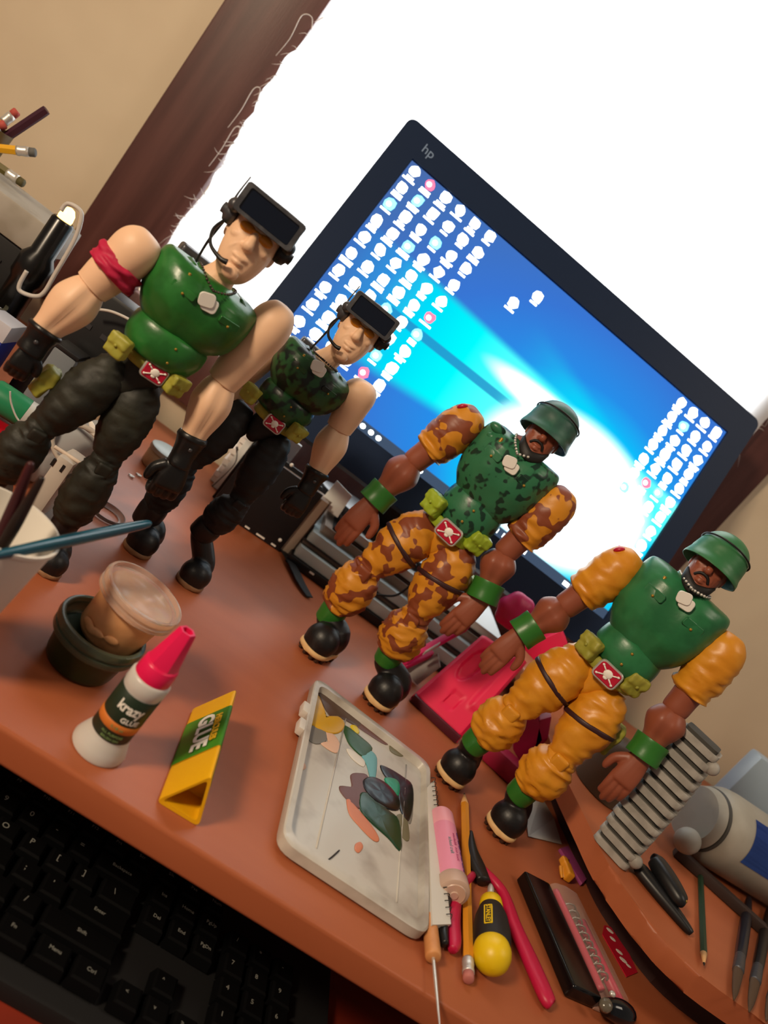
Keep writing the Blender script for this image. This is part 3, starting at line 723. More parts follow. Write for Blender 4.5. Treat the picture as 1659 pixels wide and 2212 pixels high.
        if B:
            bw_ = R(35); c0 = wr+D2*R(16)
            bm = new(); limb(bm, c0-D2*R(22), c0+D2*R(22), [(0, bw_*.55), (0, bw_*.93), (.06, bw_), (.5, bw_*.97), (.94, bw_), (1, bw_*.93), (1, bw_*.5)], Ss, n=28); obj('wristband', bm, m_cuff, root, angle=50)
            obj('hand', hand_mesh(c0+D2*R(18), tip, th, N, vx, k=1.0), skin, root)
        else:
            bm = new(); limb(bm, wr-D2*R(16), wr+(tip-wr)*.34, [(0, R(24)), (0, R(33)), (.12, R(36)), (.24, R(32)), (.6, R(27)), (1, R(27)), (1.0, R(20))], Ss, n=26, disp=folds(R(2), 60/g, sg+2)); obj('glove_cuff', bm, m_glove, root)
            bm = new(); ell(bm, wr+N*R(34)+D2*R(10), (Sx*R(5), up*R(5), N*R(3)), 8); obj('glove_stud', bm, m_gun, root)
            obj('gloved_hand', hand_mesh(wr+(tip-wr)*.28, tip, th, N, vx, fist=True, k=1.25), m_glove, root)
        if s.get('armband') and sd == 'L':
            c0 = sh.lerp(el, .47); fb = folds(R(10), 120/g, 2)
            bm = new(); limb(bm, c0-D*R(19), c0+D*R(19), [(0, R(41)), (0, R(48)), (.25, R(50)), (.5, R(47)), (.75, R(51)), (1, R(48)), (1, R(40))], Ss, n=36, m=24, disp=fb)
            ab_ = obj('armband', bm, m_pinkb, root, label='ragged crimson cloth armband')
        if B and sd == 'L':
            c0 = sh+(-Sx*.55+up*.62+N*.45).normalized()*R(44)
            bm = new(); ell(bm, c0, (Sx*R(9)+up*R(6), up*R(8), N*R(8)), 10); obj('shoulder_patch', bm, m_red, root)
    # --- legs
    for sd, sg in (('L', -1), ('R', 1)):
        hp, kn, an = P('hip'+sd), P('knee'+sd), P('ank'+sd)
        D = (kn-hp).normalized(); fr = on(*s['foot'+sd]) if len(s['foot'+sd]) == 2 else V(s['foot'+sd])
        tw = R(51)*s.get('leg_k', 1); td = folds(R(7.5 if B else 6.5), 62/g, s['seed']+sg*3, D)
        bm = new(); limb(bm, hp, kn, [(-.20, tw*.3), (-.16, tw*.55), (0.02, tw*.86), (.22, tw), (.48, tw*.98), (.72, tw*.80), (.90, tw*.60), (1.0, tw*.54), (1.04, tw*.4)], N, n=34, m=44, disp=td)
        thg = obj('thigh', bm, trou, root)
        if B:
            c0 = hp.lerp(kn, .38); bm = new(); tilt = (D+Sx*sg*.1).normalized()
            limb(bm, c0-tilt*R(5), c0+tilt*R(5), [(0, tw*.9), (0, tw*1.10), (.5, tw*1.14), (1, tw*1.10), (1, tw*.9)], N, n=30); obj('thigh_strap', bm, m_strap, thg)
        if s.get('holster'+sd):
            c0 = P('holster'+sd); ax = (-D+Sx*sg*.05).normalized(); bm = new(); box(bm, c0, (ax*R(34), N*R(22), ax.cross(N).normalized()*R(14)), R(8), 3)
            box(bm, c0+ax*R(14), (ax*R(16), N*R(24), ax.cross(N).normalized()*R(17)), R(7), 2)
            me = fuse(bm, R(2.6), 2); f = folds(R(4), 110, 4)
            for v in me.vertices: v.co += (v.co-c0).normalized()*f(v.co, 0, 0)
            obj('holster', me, s['beltm'], root)
        Dk = (an-kn).normalized(); sw = R(47)*s.get('leg_k', 1); sdp = folds(R(9 if B else 7), 68/g, s['seed']+sg*7, Dk)
        bm = new(); limb(bm, kn, an, [(-.16, sw*.3), (-.13, sw*.52), (0, sw*.66), (.12, sw*.84), (.35, sw), (.58, sw*.97), (.76, sw*.80), (.84, sw*.62), (.85, sw*.4)], N, n=34, m=44, disp=sdp)
        shn = obj('shin', bm, trou, root)
        bm = new(); c0 = kn+N*sw*.55+Dk*R(2); box(bm, c0, (Sx*R(17), Dk*R(17), N*R(12)), R(8), 3); obj('knee_pad', bm, trou, shn)
        m_ = m_cuff if B else m_boot; ck = s.get('boot_k', 1)
        bm = new(); limb(bm, kn, an, [(.78, ck*R(24)), (.80, ck*R(29)), (.9, ck*R(31)), (1.05, ck*R(30)), (1.15, ck*R(28)), (1.16, ck*R(20))], N, n=24); obj('ankle_cuff', bm, m_, root)
        fdir = math.radians(s['foot_psi'+sd]); FD = V((-math.sin(fdir), -math.cos(fdir), 0))
        boot(root, an+Dk*R(10), fr, FD, R((41 if B else 36)*s.get('boot_k', 1)), R((112 if B else 100)*s.get('boot_k', 1)), m_sole if B else mat('sole_tan', '8A6444', 0.6), cleats=B)
    # --- head
    hc = P('head'); sc = R(s['head_h'])/.026/1.0
    hm, hp_, S2, N2, U2 = head_mesh(hc, S, N, sc, yaw=math.radians(s.get('head_yaw', 0)), tilt=math.radians(s.get('head_tilt', 6)), neck=Tn-up*R(8), neck_r=R(30))
    he = obj('head', hm, skin, root); q = sc
    for sg in (-1, 1):
        bm = new(); ell(bm, hp_(sg*.0060, .0128, .0032), (S2*.0026*q, N2*.0018*q, U2*.0016*q), 10); obj('eye', bm, mat('eye_dark', '1A1210', 0.3), he)
    if kind == 'A':
        bm = new()
        for sg in (-1, 1): ell(bm, hp_(sg*.0056, .0140, .0028), (S2*.0050*q+N2*(-sg)*.0008*q, N2*.0020*q, U2*.0030*q), 14)
        box(bm, hp_(0, .0155, .0035), (S2*.003*q, N2*.001*q, U2*.0008*q)); obj('eye_band', bm, m_orange, he)
        # boxy visor display pushed up on the brow
        vc = hp_(0.0004, .0185, .0142)
        vw, vh, vd = .0186*q, .0084*q, .0058*q
        vU = (U2*.96+N2*.10).normalized(); vN = (N2-vU*N2.dot(vU)).normalized()
        bm = new(); box(bm, vc, (S2*vw, vU*vh, vN*vd), .0026*q, 3)
        f = folds(.0006*q, 160, 3); bmesh.ops.subdivide_edges(bm, edges=bm.edges[:], cuts=2, use_grid_fill=True)
        for v in bm.verts: v.co += (v.co-vc).normalized()*f(v.co, 0, 0)
        vz = obj('visor_display', bm, m_visor, he)
        bm = new(); prism(bm, [p for p in rrect(vc+vN*(vd-.0008*q), S2, vU, vw*1.70, vh*1.52, .0012*q)], vN*.0014*q, .0003*q, 1); obj('visor_glass', bm, m_screenv, vz, angle=40)
        bm = new(); fr_ = []
        ro = rrect(vc+vN*vd*.95, S2, vU, vw*1.98, vh*1.96, .0022*q); ri = rrect(vc+vN*vd*.95, S2, vU, vw*1.68, vh*1.50, .0012*q); n_ = len(ro)
        a_ = [bm.verts.new(p) for p in ro]; b_ = [bm.verts.new(p+vN*.0018*q) for p in ro]; c_ = [bm.verts.new(p+vN*.0018*q) for p in ri]; d_ = [bm.verts.new(p) for p in ri]
        for i in range(n_):
            j = (i+1) % n_
            for u_, w_ in ((a_, b_), (b_, c_), (c_, d_)): bm.faces.new((u_[i], u_[j], w_[j], w_[i]))
        obj('visor_rim', bm, m_visor, vz, angle=40)
        bm = new(); loft(bm, [hp_(0, 0, .0055), hp_(0, -.001, .012), hp_(0, -.002, .018), hp_(0, -.002, .0235), hp_(0, -.002, .0255)], [(.0158*q, .0178*q), (.0162*q, .0180*q), (.0140*q, .0160*q), (.0085*q, .0100*q), (.001*q, .001*q)], S2, n=32); obj('cap', bm, m_gun if s['capgrey'] else m_black, he)
        for sg in (-1, 1):
            bm = new(); ec = hp_(sg*.0172, .0015, .0045)
            lathe(bm, [(.001*q, -.003*q), (.0062*q, -.003*q), (.0066*q, 0), (.0058*q, .003*q), (.0032*q, .0042*q), (.0032*q, .006*q), (.001*q, .0064*q)], ec, S2*sg, 20)
            ell(bm, hp_(sg*.0178, .009, .0085), (S2*.0042*q, N2*.0052*q, U2*.0042*q), 12)
            obj('earpiece', bm, m_gun if sg < 0 else m_black, he)
        bm = new(); tube(bm, [hp_(-.0196, .003, .004), hp_(-.0205, .0035, .014), hp_(-.0200, .0035, .0262)], [.0008*q, .0006*q, .0004*q], n=8); obj('antenna', bm, m_gun, he)
        bm = new(); tube(bm, [hp_(-.0185, .004, -.002), hp_(-.0200, .008, -.009), hp_(-.0165, .014, -.0165), hp_(-.0085, .0195, -.0195), hp_(-.0040, .0205, -.0190)], [.0010*q, .0010*q, .0010*q, .0013*q, .0017*q], n=8); obj('microphone_boom', bm, m_black, he)
        bm = new(); tube(bm, [hp_(-.0185, .000, -.002), hp_(-.0195, -.006, -.016), Tn-Sx*ch*.42-Nx*cd*.2], [.0008*q]*3, n=6); obj('headset_wire', bm, m_black, he)
        # pack on the back
        bm = new(); c0 = A0.lerp(A1, .75)-Nx*(cd*1.15)-Sx*ch*.1; box(bm, c0, (Sx*ch*.55, Nx*cd*.28, up*Lc*.34), R(9), 3); obj('backpack', bm, m_gun, root)
    else:
        hcv = hp_(0, -.0005, .0100); hw, hd, hh = .0226*q, .0240*q, .0238*q
        bm = new()
        pr = [(1.10, -.46, 1.20), (1.08, -.34, 1.16), (1.02, -.14, 1.05), (1.0, .05, 1.0), (.95, .35, .95), (.83, .62, .83), (.62, .84, .62), (.34, .97, .34), (.02, 1.0, .02)]
        pts = [hcv+U2*hh*p[1]-N2*.0006*q for p in pr]
        hf = folds(.0007*q, 90, s['seed'])
        loft(bm, pts, [(hw*p[0], hd*p[2]*1.0) for p in pr], S2, n=40, m=40, disp=lambda p, u, a: hf(p, u, a)*(1-u), caps=False)
        # underside of brim
        me_ = bpy.data.meshes.new('h'); bm.to_mesh(me_); bm.free(); bm = new(); bm.from_mesh(me_); bpy.data.meshes.remove(me_)
        bmesh.ops.recalc_face_normals(bm, faces=bm.faces[:]); bmesh.ops.solidify(bm, geom=bm.faces[:], thickness=.0009*q)
        hl_ = obj('helmet', bm, s['helm'], he)
        bm = new(); ring = [hcv+U2*hh*(.40+.10*math.sin(a))+S2*hw*.98*math.cos(a)+N2*hd*.98*math.sin(a) for a in [2*PI*i/40 for i in range(41)]]
        tube(bm, ring, .0008*q, n=6, m=80); obj('helmet_band', bm, m_dark, hl_)
        bm = new(); ringp = [hp_(.0150*math.sin(a), .0002+.0150*math.cos(a), .0050) for a in [(-1.35+2.7*i/16) for i in range(17)]]
        loft(bm, ringp, [(.0032*q, .0011*q)]*17, U2, n=10, m=33); obj('eye_band', bm, m_dark, he)  # plain dark band across the eyes, below the brim
        bm = new()
        loft(bm, [hp_(-.0128, .0050, -.0105), hp_(-.0095, .0115, -.0185), hp_(0, .0150, -.0235), hp_(.0095, .0115, -.0185), hp_(.0128, .0050, -.0105)], [(.0020*q, .0014*q), (.0042*q, .0022*q), (.0050*q, .0024*q), (.0042*q, .0022*q), (.0020*q, .0014*q)], U2, n=12)
        loft(bm, [hp_(-.0066, .0135, -.0135), hp_(-.003, .0158, -.0095), hp_(.003, .0158, -.0095), hp_(.0066, .0135, -.0135)], [.0013*q, .0014*q, .0014*q, .0013*q], U2, n=8)
        obj('beard', fuse(bm, .0006*q, 1), m_dark, he)
    # --- necklace and dog tags
    tg = P('tag', R(s.get('tag_off', 74)+(14 if not B else 18)))
    nl, nr = A1-Sx*ch*.36+Nx*cd*.20+up*R(6), A1+Sx*ch*.36+Nx*cd*.20+up*R(6); tt = tg+up*R(22)
    chn = chain(root, [nl-Nx*cd*.3, nl, nl.lerp(tt, .5)+Nx*R(9)-Sx*R(4), tt], R(3.4), m_silver if B else mat('chain_dark', '4A4038', .4, metal=.6))
    chain(root, [tt, nr.lerp(tt, .5)+Nx*R(9)+Sx*R(6), nr, nr-Nx*cd*.3], R(3.4), MATS.get('chain_dark', m_silver) if not B else m_silver)
    for dx_, dz_, rot in ((.0, 0, .35), (R(11), -R(6), .15)):
        c0 = tg+Sx*dx_+up*dz_-Nx*R(3)*(1 if dx_ else 0); X1 = (Sx*math.cos(rot)+up*math.sin(rot)).normalized(); Y1 = Nx.cross(X1).normalized()
        bm = new(); rect_plate(bm, c0, X1, Y1, R(s['tagw']), R(s['tagw']*.86), R(s['tagw']*.25), R(5)); obj('dog_tag', bm, m_tag, root, angle=40)
    return root

FIGS = [
 dict(kind='A', k=1.0, psi=-22, O=(-0.100, 0.525), seed=1, skin=m_skinA, vest=m_vest, trou=m_trA, beltm=m_olive, capgrey=False, chest_w=120, head_h=95, tagw=34, leg_k=1.0,
      label='light-skinned soldier figure with crimson armband and plain green vest, leftmost of the four', armband=True,
      neck=(467, 604, 0), chest=(377, 716, 0), abdomen=(357, 745), belt=(330, 787), head=(546, 520, .007), head_yaw=-14, tag=(447, 648), tag_off=84,
      shL=(300, 537), elL=(196, 622), wrL=(88, 722, .004), tipL=(15, 835, .012), shR=(586, 700), elR=(478, 828), wrR=(412, 952, .004), tipR=(332, 1105, .014),
      hipL=(236, 806), kneeL=(82, 930, .006), ankL=(-20, 1040), footL=(-50, 1100), hipR=(302, 850), kneeR=(224, 1003, .006), ankR=(133, 1143), footR=(92, 1248),
      foot_psiL=0, foot_psiR=-10, pouchL=(257, 748, .018), pouchR=(380, 832, .016), holsterL=(97, 822, -.002)),
 dict(kind='A', k=.79, psi=-8, O=(-0.005, 0.650), seed=2, skin=m_skinA, vest=m_vestc, trou=m_trA2, beltm=m_olive, capgrey=True, chest_w=112, head_h=92, tagw=34, leg_k=.98, boot_k=1.3,
      label='light-skinned soldier figure in dark camouflage vest and all-black trousers, second from left',
      neck=(699, 782, 0), chest=(632, 856, 0), abdomen=(615, 876), belt=(593, 905), head=(776, 718, .007), head_yaw=-8, tag=(686, 791), tag_off=84,
      shL=(585, 745, -.012), elL=(510, 822, -.012), wrL=(462, 905, -.012), tipL=(415, 985, -.01), shR=(778, 848), elR=(731, 928), wrR=(682, 1026, .004), tipR=(614, 1132, .012),
      hipL=(512, 898), kneeL=(400, 1006, .006), ankL=(322, 1112), footL=(282, 1198), hipR=(594, 962), kneeR=(516, 1084, .006), ankR=(442, 1146), footR=(400, 1272),
      foot_psiL=5, foot_psiR=0, pouchL=(541, 850, .018), pouchR=(640, 935, .018)),
 dict(kind='B', k=1.0, psi=15, O=(0.186, 0.680), seed=3, skin=m_skinB, vest=m_vestbc, trou=m_trBc, sleeve=m_trBc, beltm=m_lime, helm=m_helmb, chest_w=97, head_h=62, tagw=28,
      label='brown-skinned soldier figure in camouflage ochre trousers and blue-green helmet, before the screen',
      neck=(1138, 968, 0), chest=(1036, 1086), abdomen=(1010, 1112), belt=(975, 1143), head=(1174, 944, .006), head_yaw=0, head_tilt=12, tag=(1101, 998), tag_off=66,
      shL=(1000, 918), elL=(888, 1002), wrL=(830, 1060, .006), tipL=(718, 1178, .016), shR=(1196, 1095), elR=(1086, 1198), wrR=(1056, 1262, .006), tipR=(952, 1378, .016),
      hipL=(915, 1142), kneeL=(790, 1232, .008), ankL=(716, 1326), footL=(650, 1410), hipR=(988, 1203), kneeR=(893, 1335, .008), ankR=(840, 1418), footR=(792, 1524),
      foot_psiL=40, foot_psiR=34, pouchL=(938, 1089, .016), pouchR=(1030, 1172, .014), holsterR=(994, 1268, -.010)),
 dict(kind='B', k=1.06, psi=26, O=(0.336, 0.598), seed=4, skin=m_skinB, vest=m_vestb, trou=m_trB, sleeve=m_trB, beltm=m_olive, helm=m_helm, chest_w=99, head_h=62, tagw=28,
      label='brown-skinned soldier figure in plain ochre trousers and green helmet, rightmost of the four',
      neck=(1496, 1267, 0), chest=(1374, 1392), abdomen=(1346, 1420), belt=(1316, 1447), head=(1532, 1230, .006), head_yaw=-3, head_tilt=12, tag=(1478, 1292), tag_off=66,
      shL=(1338, 1228), elL=(1214, 1314), wrL=(1154, 1352, .006), tipL=(1030, 1454, .016), shR=(1556, 1414), elR=(1453, 1538), wrR=(1408, 1604, .006), tipR=(1300, 1740, .016),
      hipL=(1245, 1432), kneeL=(1108, 1535, .008), ankL=(1030, 1602), footL=(954, 1694), hipR=(1310, 1515), kneeR=(1212, 1638, .008), ankR=(1128, 1710), footR=(1064, 1810),
      foot_psiL=28, foot_psiR=28, pouchL=(1274, 1397, .016), pouchR=(1368, 1476, .014), holsterR=(1318, 1592, -.008)),
]
FIGS[2]['strap_pouches'] = [(1076, 926), (1068, 950)]
for s_ in FIGS: figure(s_)
# ================================================================ THINGS IN FRONT
def axes(d, hint=Z):
    d = V(d).normalized(); s = d.cross(hint)
    if s.length < 1e-5: s = d.cross(X)
    s.normalize(); return d, s, s.cross(d)
toCam = lambda P: (CAM-V(P)).normalized()
# ---- glue bottle
gb = on(212, 1612); m_pl = mat('bottle_plastic', 'D9D3CC', 0.35, trans=.25, sss=.1)
t = thing('glue_bottle', gb, 'small glue bottle with dark label and tall pink cap, standing before the paint jars', 'bottle')
r0 = .0118
bm = new(); lathe(bm, [(.0120, 0), (.0160, .0006), (.0162, .0025), (.0150, .006), (.0128, .0115), (r0, .0135), (r0, .0460), (.0122, .0470), (.0122, .0535), (.0110, .0552), (.008, .0556)], gb, Z, 40); obj('bottle_body', bm, m_pl, t, angle=50)
m_lab = mat('label_dark_green', '1B2A1A', 0.45)
bm = new(); lathe(bm, [(r0+.0002, .0140), (r0+.0004, .0142), (r0+.0004, .0450), (r0+.0002, .0452)], gb, Z, 40, caps=False); lb = obj('label', bm, m_lab, t)
bm = new(); lathe(bm, [(r0+.0003, .0212), (r0+.00055, .0214), (r0+.00055, .0265), (r0+.0003, .0267)], gb, Z, 40, caps=False); obj('label_stripe', bm, mat('label_orange', 'C8702A', 0.5), lb, label='orange stripe on the label')
fr = toCam(gb); fr.z = 0
m_print = mat('print_white', 'E6E2D8', 0.5)
frt = Matrix.Rotation(math.radians(10), 3, 'Z') @ fr
obj('label_print', join_meshes([text_wrap('krazy', .0088, gb+Z*.0375, Z, frt, r0+.0004, bold=.00025, stretch=.82), text_wrap('GLUE', .0044, gb+Z*.0300, Z, Matrix.Rotation(math.radians(18), 3, 'Z') @ frt, r0+.0004, bold=.0001)]), m_print, lb, smooth=False, kind='stuff')
obj('label_fine_print', join_meshes([text_wrap('ALL PURPOSE', .0022, gb+Z*(.0188), Z, frt, r0+.0004), text_wrap('BRUSH ON', .0022, gb+Z*.0160, Z, frt, r0+.0004), text_wrap('0.18 oz', .0026, gb+Z*.0240, Z, frt, r0+.0006)]), mat('print_green', '7C9A5C', .5), lb, smooth=False, kind='stuff')
m_pk = mat('cap_pink', 'D8154E', 0.3)
bm = new(); lathe(bm, [(.0090, .0540), (.0108, .0542), (.0110, .0550), (.0104, .0640), (.0098, .0648), (.0085, .0650)], gb, Z, 36); cp = obj('cap', bm, m_pk, t, angle=45)
bm = new(); n = 12; rings = []
for r, h, sq_ in ((.0098, .0646, 0), (.0094, .0652, .2), (.0052, .0880, 1), (.0047, .0886, 1), (.0034, .0886, 1), (.0032, .0850, 1)):
    rings.append([bm.verts.new(gb+Z*h+V((math.cos(2*PI*k/n), math.sin(2*PI*k/n), 0))*r*(1-(.13*sq_ if k % 2 else 0))) for k in range(n)])
for i in range(len(rings)-1):
    for k in range(n): bm.faces.new((rings[i][k], rings[i][(k+1) % n], rings[i+1][(k+1) % n], rings[i+1][k]))
bm.faces.new(rings[-1]); bm.faces.new(rings[0][::-1]); obj('cap_tip', bm, m_pk, cp, angle=28)
# ---- triangular glue tube lying on the desk
a, b, c = on(334, 1732), on(428, 1791), on(410, 1533)
ap_h = .0325; m_yel = mat('plastic_yellow', 'DDA512', 0.35)
t = thing('glue_tube', (a+b+c)/3*V((1, 1, 0)).length/V((1, 1, 0)).length, 'yellow triangular glue tube with green label lying on the desk', 'glue')
ax = (c-a); L = ax.length; ax.normalize(); sx = (b-a); sx = (sx-ax*sx.dot(ax)); wd_ = sx.length; sx.normalize()
def tri(s, k=1.0, rnd_=.004):
    o = a+ax*s; cen = o+sx*wd_*.5+Z*ap_h*.36
    pl = [o+Z*.0002, o+sx*wd_+Z*.0002, o+sx*wd_*.56+Z*ap_h]
    return rounded([cen+(p-cen)*k for p in pl], rnd_*k, 4)
def tri_sleeve(s0, s1, k, kin, m, name, open_=True, depth=.02):
    bm = new(); R_ = [[bm.verts.new(p) for p in tri(s, q)] for s, q in ((s0+.0006, k*.985), (s0+.0015, k), (s1-.0015, k), (s1-.0006, k*.985))]
    if open_:
        R_ = [[bm.verts.new(p) for p in tri(s0+depth, kin*.97)], [bm.verts.new(p) for p in tri(s0+.0008, kin)]]+R_
    n = len(R_[0])
    for i in range(len(R_)-1):
        for q in range(n): bm.faces.new((R_[i][q], R_[i][(q+1) % n], R_[i+1][(q+1) % n], R_[i+1][q]))
    bm.faces.new(R_[0][::-1]); bm.faces.new(R_[-1])
    return obj(name, bm, m, t, angle=40)
tri_sleeve(0, L*.36, 1.0, .80, m_yel, 'tube_end')
tri_sleeve(L*.30, L*1.0, 1.0, .80, m_yel, 'tube_body', open_=False)
tri_sleeve(L*.325, L*.80, 1.025, .8, mat('label_green', '3F8A1E', 0.4, c2='356F1C', scale=30), 'tube_label', open_=False)
# lettering on the face turned to the camera (left face: from edge a up to apex)
fe_ = (sx*wd_*.56+Z*ap_h); fl = fe_.length; fy = fe_.normalized(); nrm = (-ax).cross(fy)
cpt = a+ax*L*.56+fe_*.55
rd = -ax; nn = rd.cross(fy)
off = V((0, 0, 0))
cen_ = a+ax*L*.56+sx*wd_*.5+Z*ap_h*.36
nout = fy.cross(ax); nout = nout if nout.z > 0 else -nout
cpt = cpt+nout*.0008
rd = ax.cross(Z); 
TX = -ax; TY = nout.cross(TX)
obj('tube_print', text_flat('GLUE', .0155, cpt-TY*.0008, TX, TY, lift=.0006, bold=.0005, ext=.0002), m_print, t, smooth=False, kind='stuff')
obj('tube_brand_print', text_flat('HERCULES', .0062, cpt+TY*.0085, TX, TY, lift=.0006, bold=.0002, ext=.0002), mat('print_yellow', 'E0B020', .4), t, smooth=False, kind='stuff')
# ---- paint jars
jb = on(168, 1432); m_gpaint = mat('paint_dark_green', '1B2A14', 0.3, c2='22331A', scale=60)
m_clear = mat('clear_plastic', 'EFE4DA', 0.12, trans=.9, ior=1.3)
m_clearg = mat('clear_plastic_green', '6C7662', 0.2, trans=.55, ior=1.3)
t = thing('green_paint_jar', jb, 'dark green paint pot with a smaller flesh-coloured pot set inside it', 'paint jar')
bm = new(); lathe(bm, [(.0195, 0), (.0215, .0012), (.0225, .004), (.0245, .018), (.0250, .0195)], jb, Z, 44); obj('paint_body', bm, m_gpaint, t, angle=50)
bm = new(); lathe(bm, [(.0250, .0190), (.0278, .0200), (.0284, .0212), (.0284, .0240), (.0272, .0246), (.0272, .0262), (.0290, .0268), (.0292, .0285), (.0286, .0312), (.0272, .0316), (.0258, .0314), (.0252, .024), (.0240, .021)], jb, Z, 48, caps=False); obj('jar_rim', bm, m_clearg, t, angle=40)
fa, fb_ = jb+Z*.0215+V((.004, .004, 0)), None
up2 = (V((.10, .02, 1))).normalized()
fj = jb+Z*.0215+V((.0035, .006, 0))
t = thing('flesh_paint_jar', fj, 'flesh-coloured paint pot with a clear lid, sitting in the dark green pot', 'paint jar')
m_flesh = mat('paint_flesh', 'DDA877', 0.4, c2='D09866', scale=50, bump=.15, bscale=90)
bm = new(); lathe(bm, [(.0155, 0), (.0185, .001), (.0202, .004), (.0225, .0285), (.0228, .0342), (.0215, .0346), (.0, .0342)], fj, up2, 44, caps=True); obj('paint_body', bm, m_flesh, t, angle=50)
bm = new(); lathe(bm, [(.0228, .0300), (.0268, .0307), (.0276, .0315), (.0276, .0340), (.0262, .0346), (.0262, .0358), (.0278, .0364), (.0280, .0390), (.0272, .0405), (.0256, .0408), (.0250, .0380), (.0170, .0380), (.0160, .0384), (.0, .0384)], fj, up2, 48, caps=False); obj('lid', bm, mat('lid_clear', 'F3E3D6', 0.15, trans=.75, ior=1.25), t, angle=40)
bm = new(); drip = [(-2.2, .024), (-2.0, .021), (-1.8, .023), (-1.35, .025)]
for a_, h in drip: ell(bm, fj+V((math.cos(a_), math.sin(a_), 0))*.0212+Z*h*.5, (V((-math.sin(a_), math.cos(a_), 0))*.005, V((math.cos(a_), math.sin(a_), 0))*.0016, Z*.0028), 10)
obj('paint_drip', fuse(bm, .0006, 3), m_flesh, t)
# ---- white cup with brushes
cb = on(-172, 1380); cb.z = 0.0
t = thing('brush_cup', cb, 'white paper cup at the left edge holding paint brushes', 'cup')
m_cup = mat('cup_paper', 'D6CFC4', 0.6)
CH = .082
bm = new(); lathe(bm, [(.0, .0008), (.0212, 0), (.0216, .0004), (.0300, CH), (.0312, CH+.0005), (.0312, CH+.0026), (.0296, CH+.0026), (.0290, CH), (.0206, .003), (.0, .003)], cb, Z, 56, caps=False); obj('cup_wall', bm, m_cup, t, angle=60)
bm = new(); lathe(bm, [(.0, .0250), (.0232, .0250)], cb, Z, 40, caps=False); obj('rinse_water', bm, mat('rinse_water', '6E7468', 0.1), t)
def stick(name, p0, p1, rr, m, label, cat, group=None, tip=None, mtip=None, n=12):
    d = V(p1)-V(p0); L_ = d.length
    bm = new(); limb(bm, p0, p1, rr, V((.3, .2, .9)), n=n)
    if tip is None: return obj(name, bm, m, smooth=True, label=label, cat=cat, group=group)
m_brn = mat('brush_handle_maroon', '3A1418', 0.35); m_brn2 = mat('brush_handle_dark', '20130F', 0.35)
def brush(p_in, p_out, m, label, r=.0028):
    t = thing('paint_brush', V(p_in), label, 'paint brush', 'brushes in the white cup')
    d = (V(p_out)-V(p_in)); 
    bm = new(); limb(bm, p_in, p_out, [(.22, r*.9), (.24, r*1.0), (.5, r*1.15), (.8, r*.85), (.97, r*.62), (1, r*.3)], V((.2, .3, .9)), n=14); obj('handle', bm, m, t)
    bm = new(); limb(bm, p_in, p_out, [(.12, r*.9), (.16, r*1.02), (.235, r*.92)], V((.2, .3, .9)), n=14); obj('ferrule', bm, m_silver, t)
    bm = new(); limb(bm, p_in, p_out, [(0, r*.15), (.04, r*.7), (.1, r*.95), (.13, r*.85)], V((.2, .3, .9)), n=12); obj('bristles', bm, m_dark, t)
    return t
inner_ = lambda a_, h, rr: cb+V((math.cos(a_)*rr, math.sin(a_)*rr, h))
brush(at(-42, 1280, cb.y), at(68, 998, cb.y-.004), m_brn, 'maroon handled brush leaning in the white cup', .0033)
brush(at(-22, 1228, cb.y-.006), at(92, 1030, cb.y-.008), m_brn2, 'dark brown handled brush leaning in the white cup', .0028)
# teal brush laid across the rim
p1 = at(326, 1130, .468); p0 = cb+V((.0285, .009, CH+.0052)); p0 = p0+(p0-p1)*.22
t = thing('teal_paint_brush', p0, 'glossy teal handled brush laid across the rim of the white cup', 'paint brush')
m_teal = mat('brush_handle_teal', '0F4A5C', 0.18)
q0 = p0-(p1-p0)*.45
bm = new(); limb(bm, p0, p1, [(-.30, .0022), (-.1, .0030), (.25, .0036), (.7, .0034), (.93, .0028), (.985, .0019), (1.0, .0006)], Z, n=16); obj('handle', bm, m_teal, t)
bm = new(); limb(bm, p0, p1, [(-.36, .0026), (-.32, .0026), (-.29, .0024)], Z, n=14); obj('ferrule', bm, m_silver, t)
bm = new(); limb(bm, p0, p1, [(-.45, .0003), (-.40, .0020), (-.36, .0024)], Z, n=12); obj('bristles', bm, m_dark, t)

# ---- palette
A_, B_, C_, D_ = on(586, 1838), on(905, 2048), on(915, 1668), on(668, 1478)
ptop = .0105
t = thing('paint_palette', (A_+B_+C_+D_)/4, 'whitish plastic box lid used as a palette, smeared with paint blobs', 'palette')
m_pal = mat('palette_plastic', 'BDB7AD', 0.3, c2='958B80', scale=28, thr=(.48, .72), bump=.05, bscale=60)
def quad(u, v, z=0.0):
    return A_.lerp(B_, u).lerp(D_.lerp(C_, u), v)+Z*z
def ring_q(m, z, r=.012):
    return rounded([quad(m, m, z), quad(1-m, m, z), quad(1-m, 1-m, z), quad(m, 1-m, z)], r, 5)
bm = new(); R_ = [[bm.verts.new(p) for p in ring_q(*q)] for q in ((.012, .0003, .012), (0, .0025, .013), (0, ptop-.001, .013), (.008, ptop, .012), (.040, ptop, .010), (.052, ptop-.0055, .008))]
n = len(R_[0])
for i in range(len(R_)-1):
    for q in range(n): bm.faces.new((R_[i][q], R_[i][(q+1) % n], R_[i+1][(q+1) % n], R_[i+1][q]))
bm.faces.new(R_[0][::-1]); bm.faces.new(R_[-1]); obj('tray', bm, m_pal, t, angle=35)
pz = ptop-.0055
for u0, u1 in ((.24, .30), (.80, .82)):
    bm = new(); tube(bm, [quad(u0, .09, pz), quad(u1, .90, pz)], .0008, n=6, m=2, interp=False); obj('mould_ridge', bm, m_pal, t)
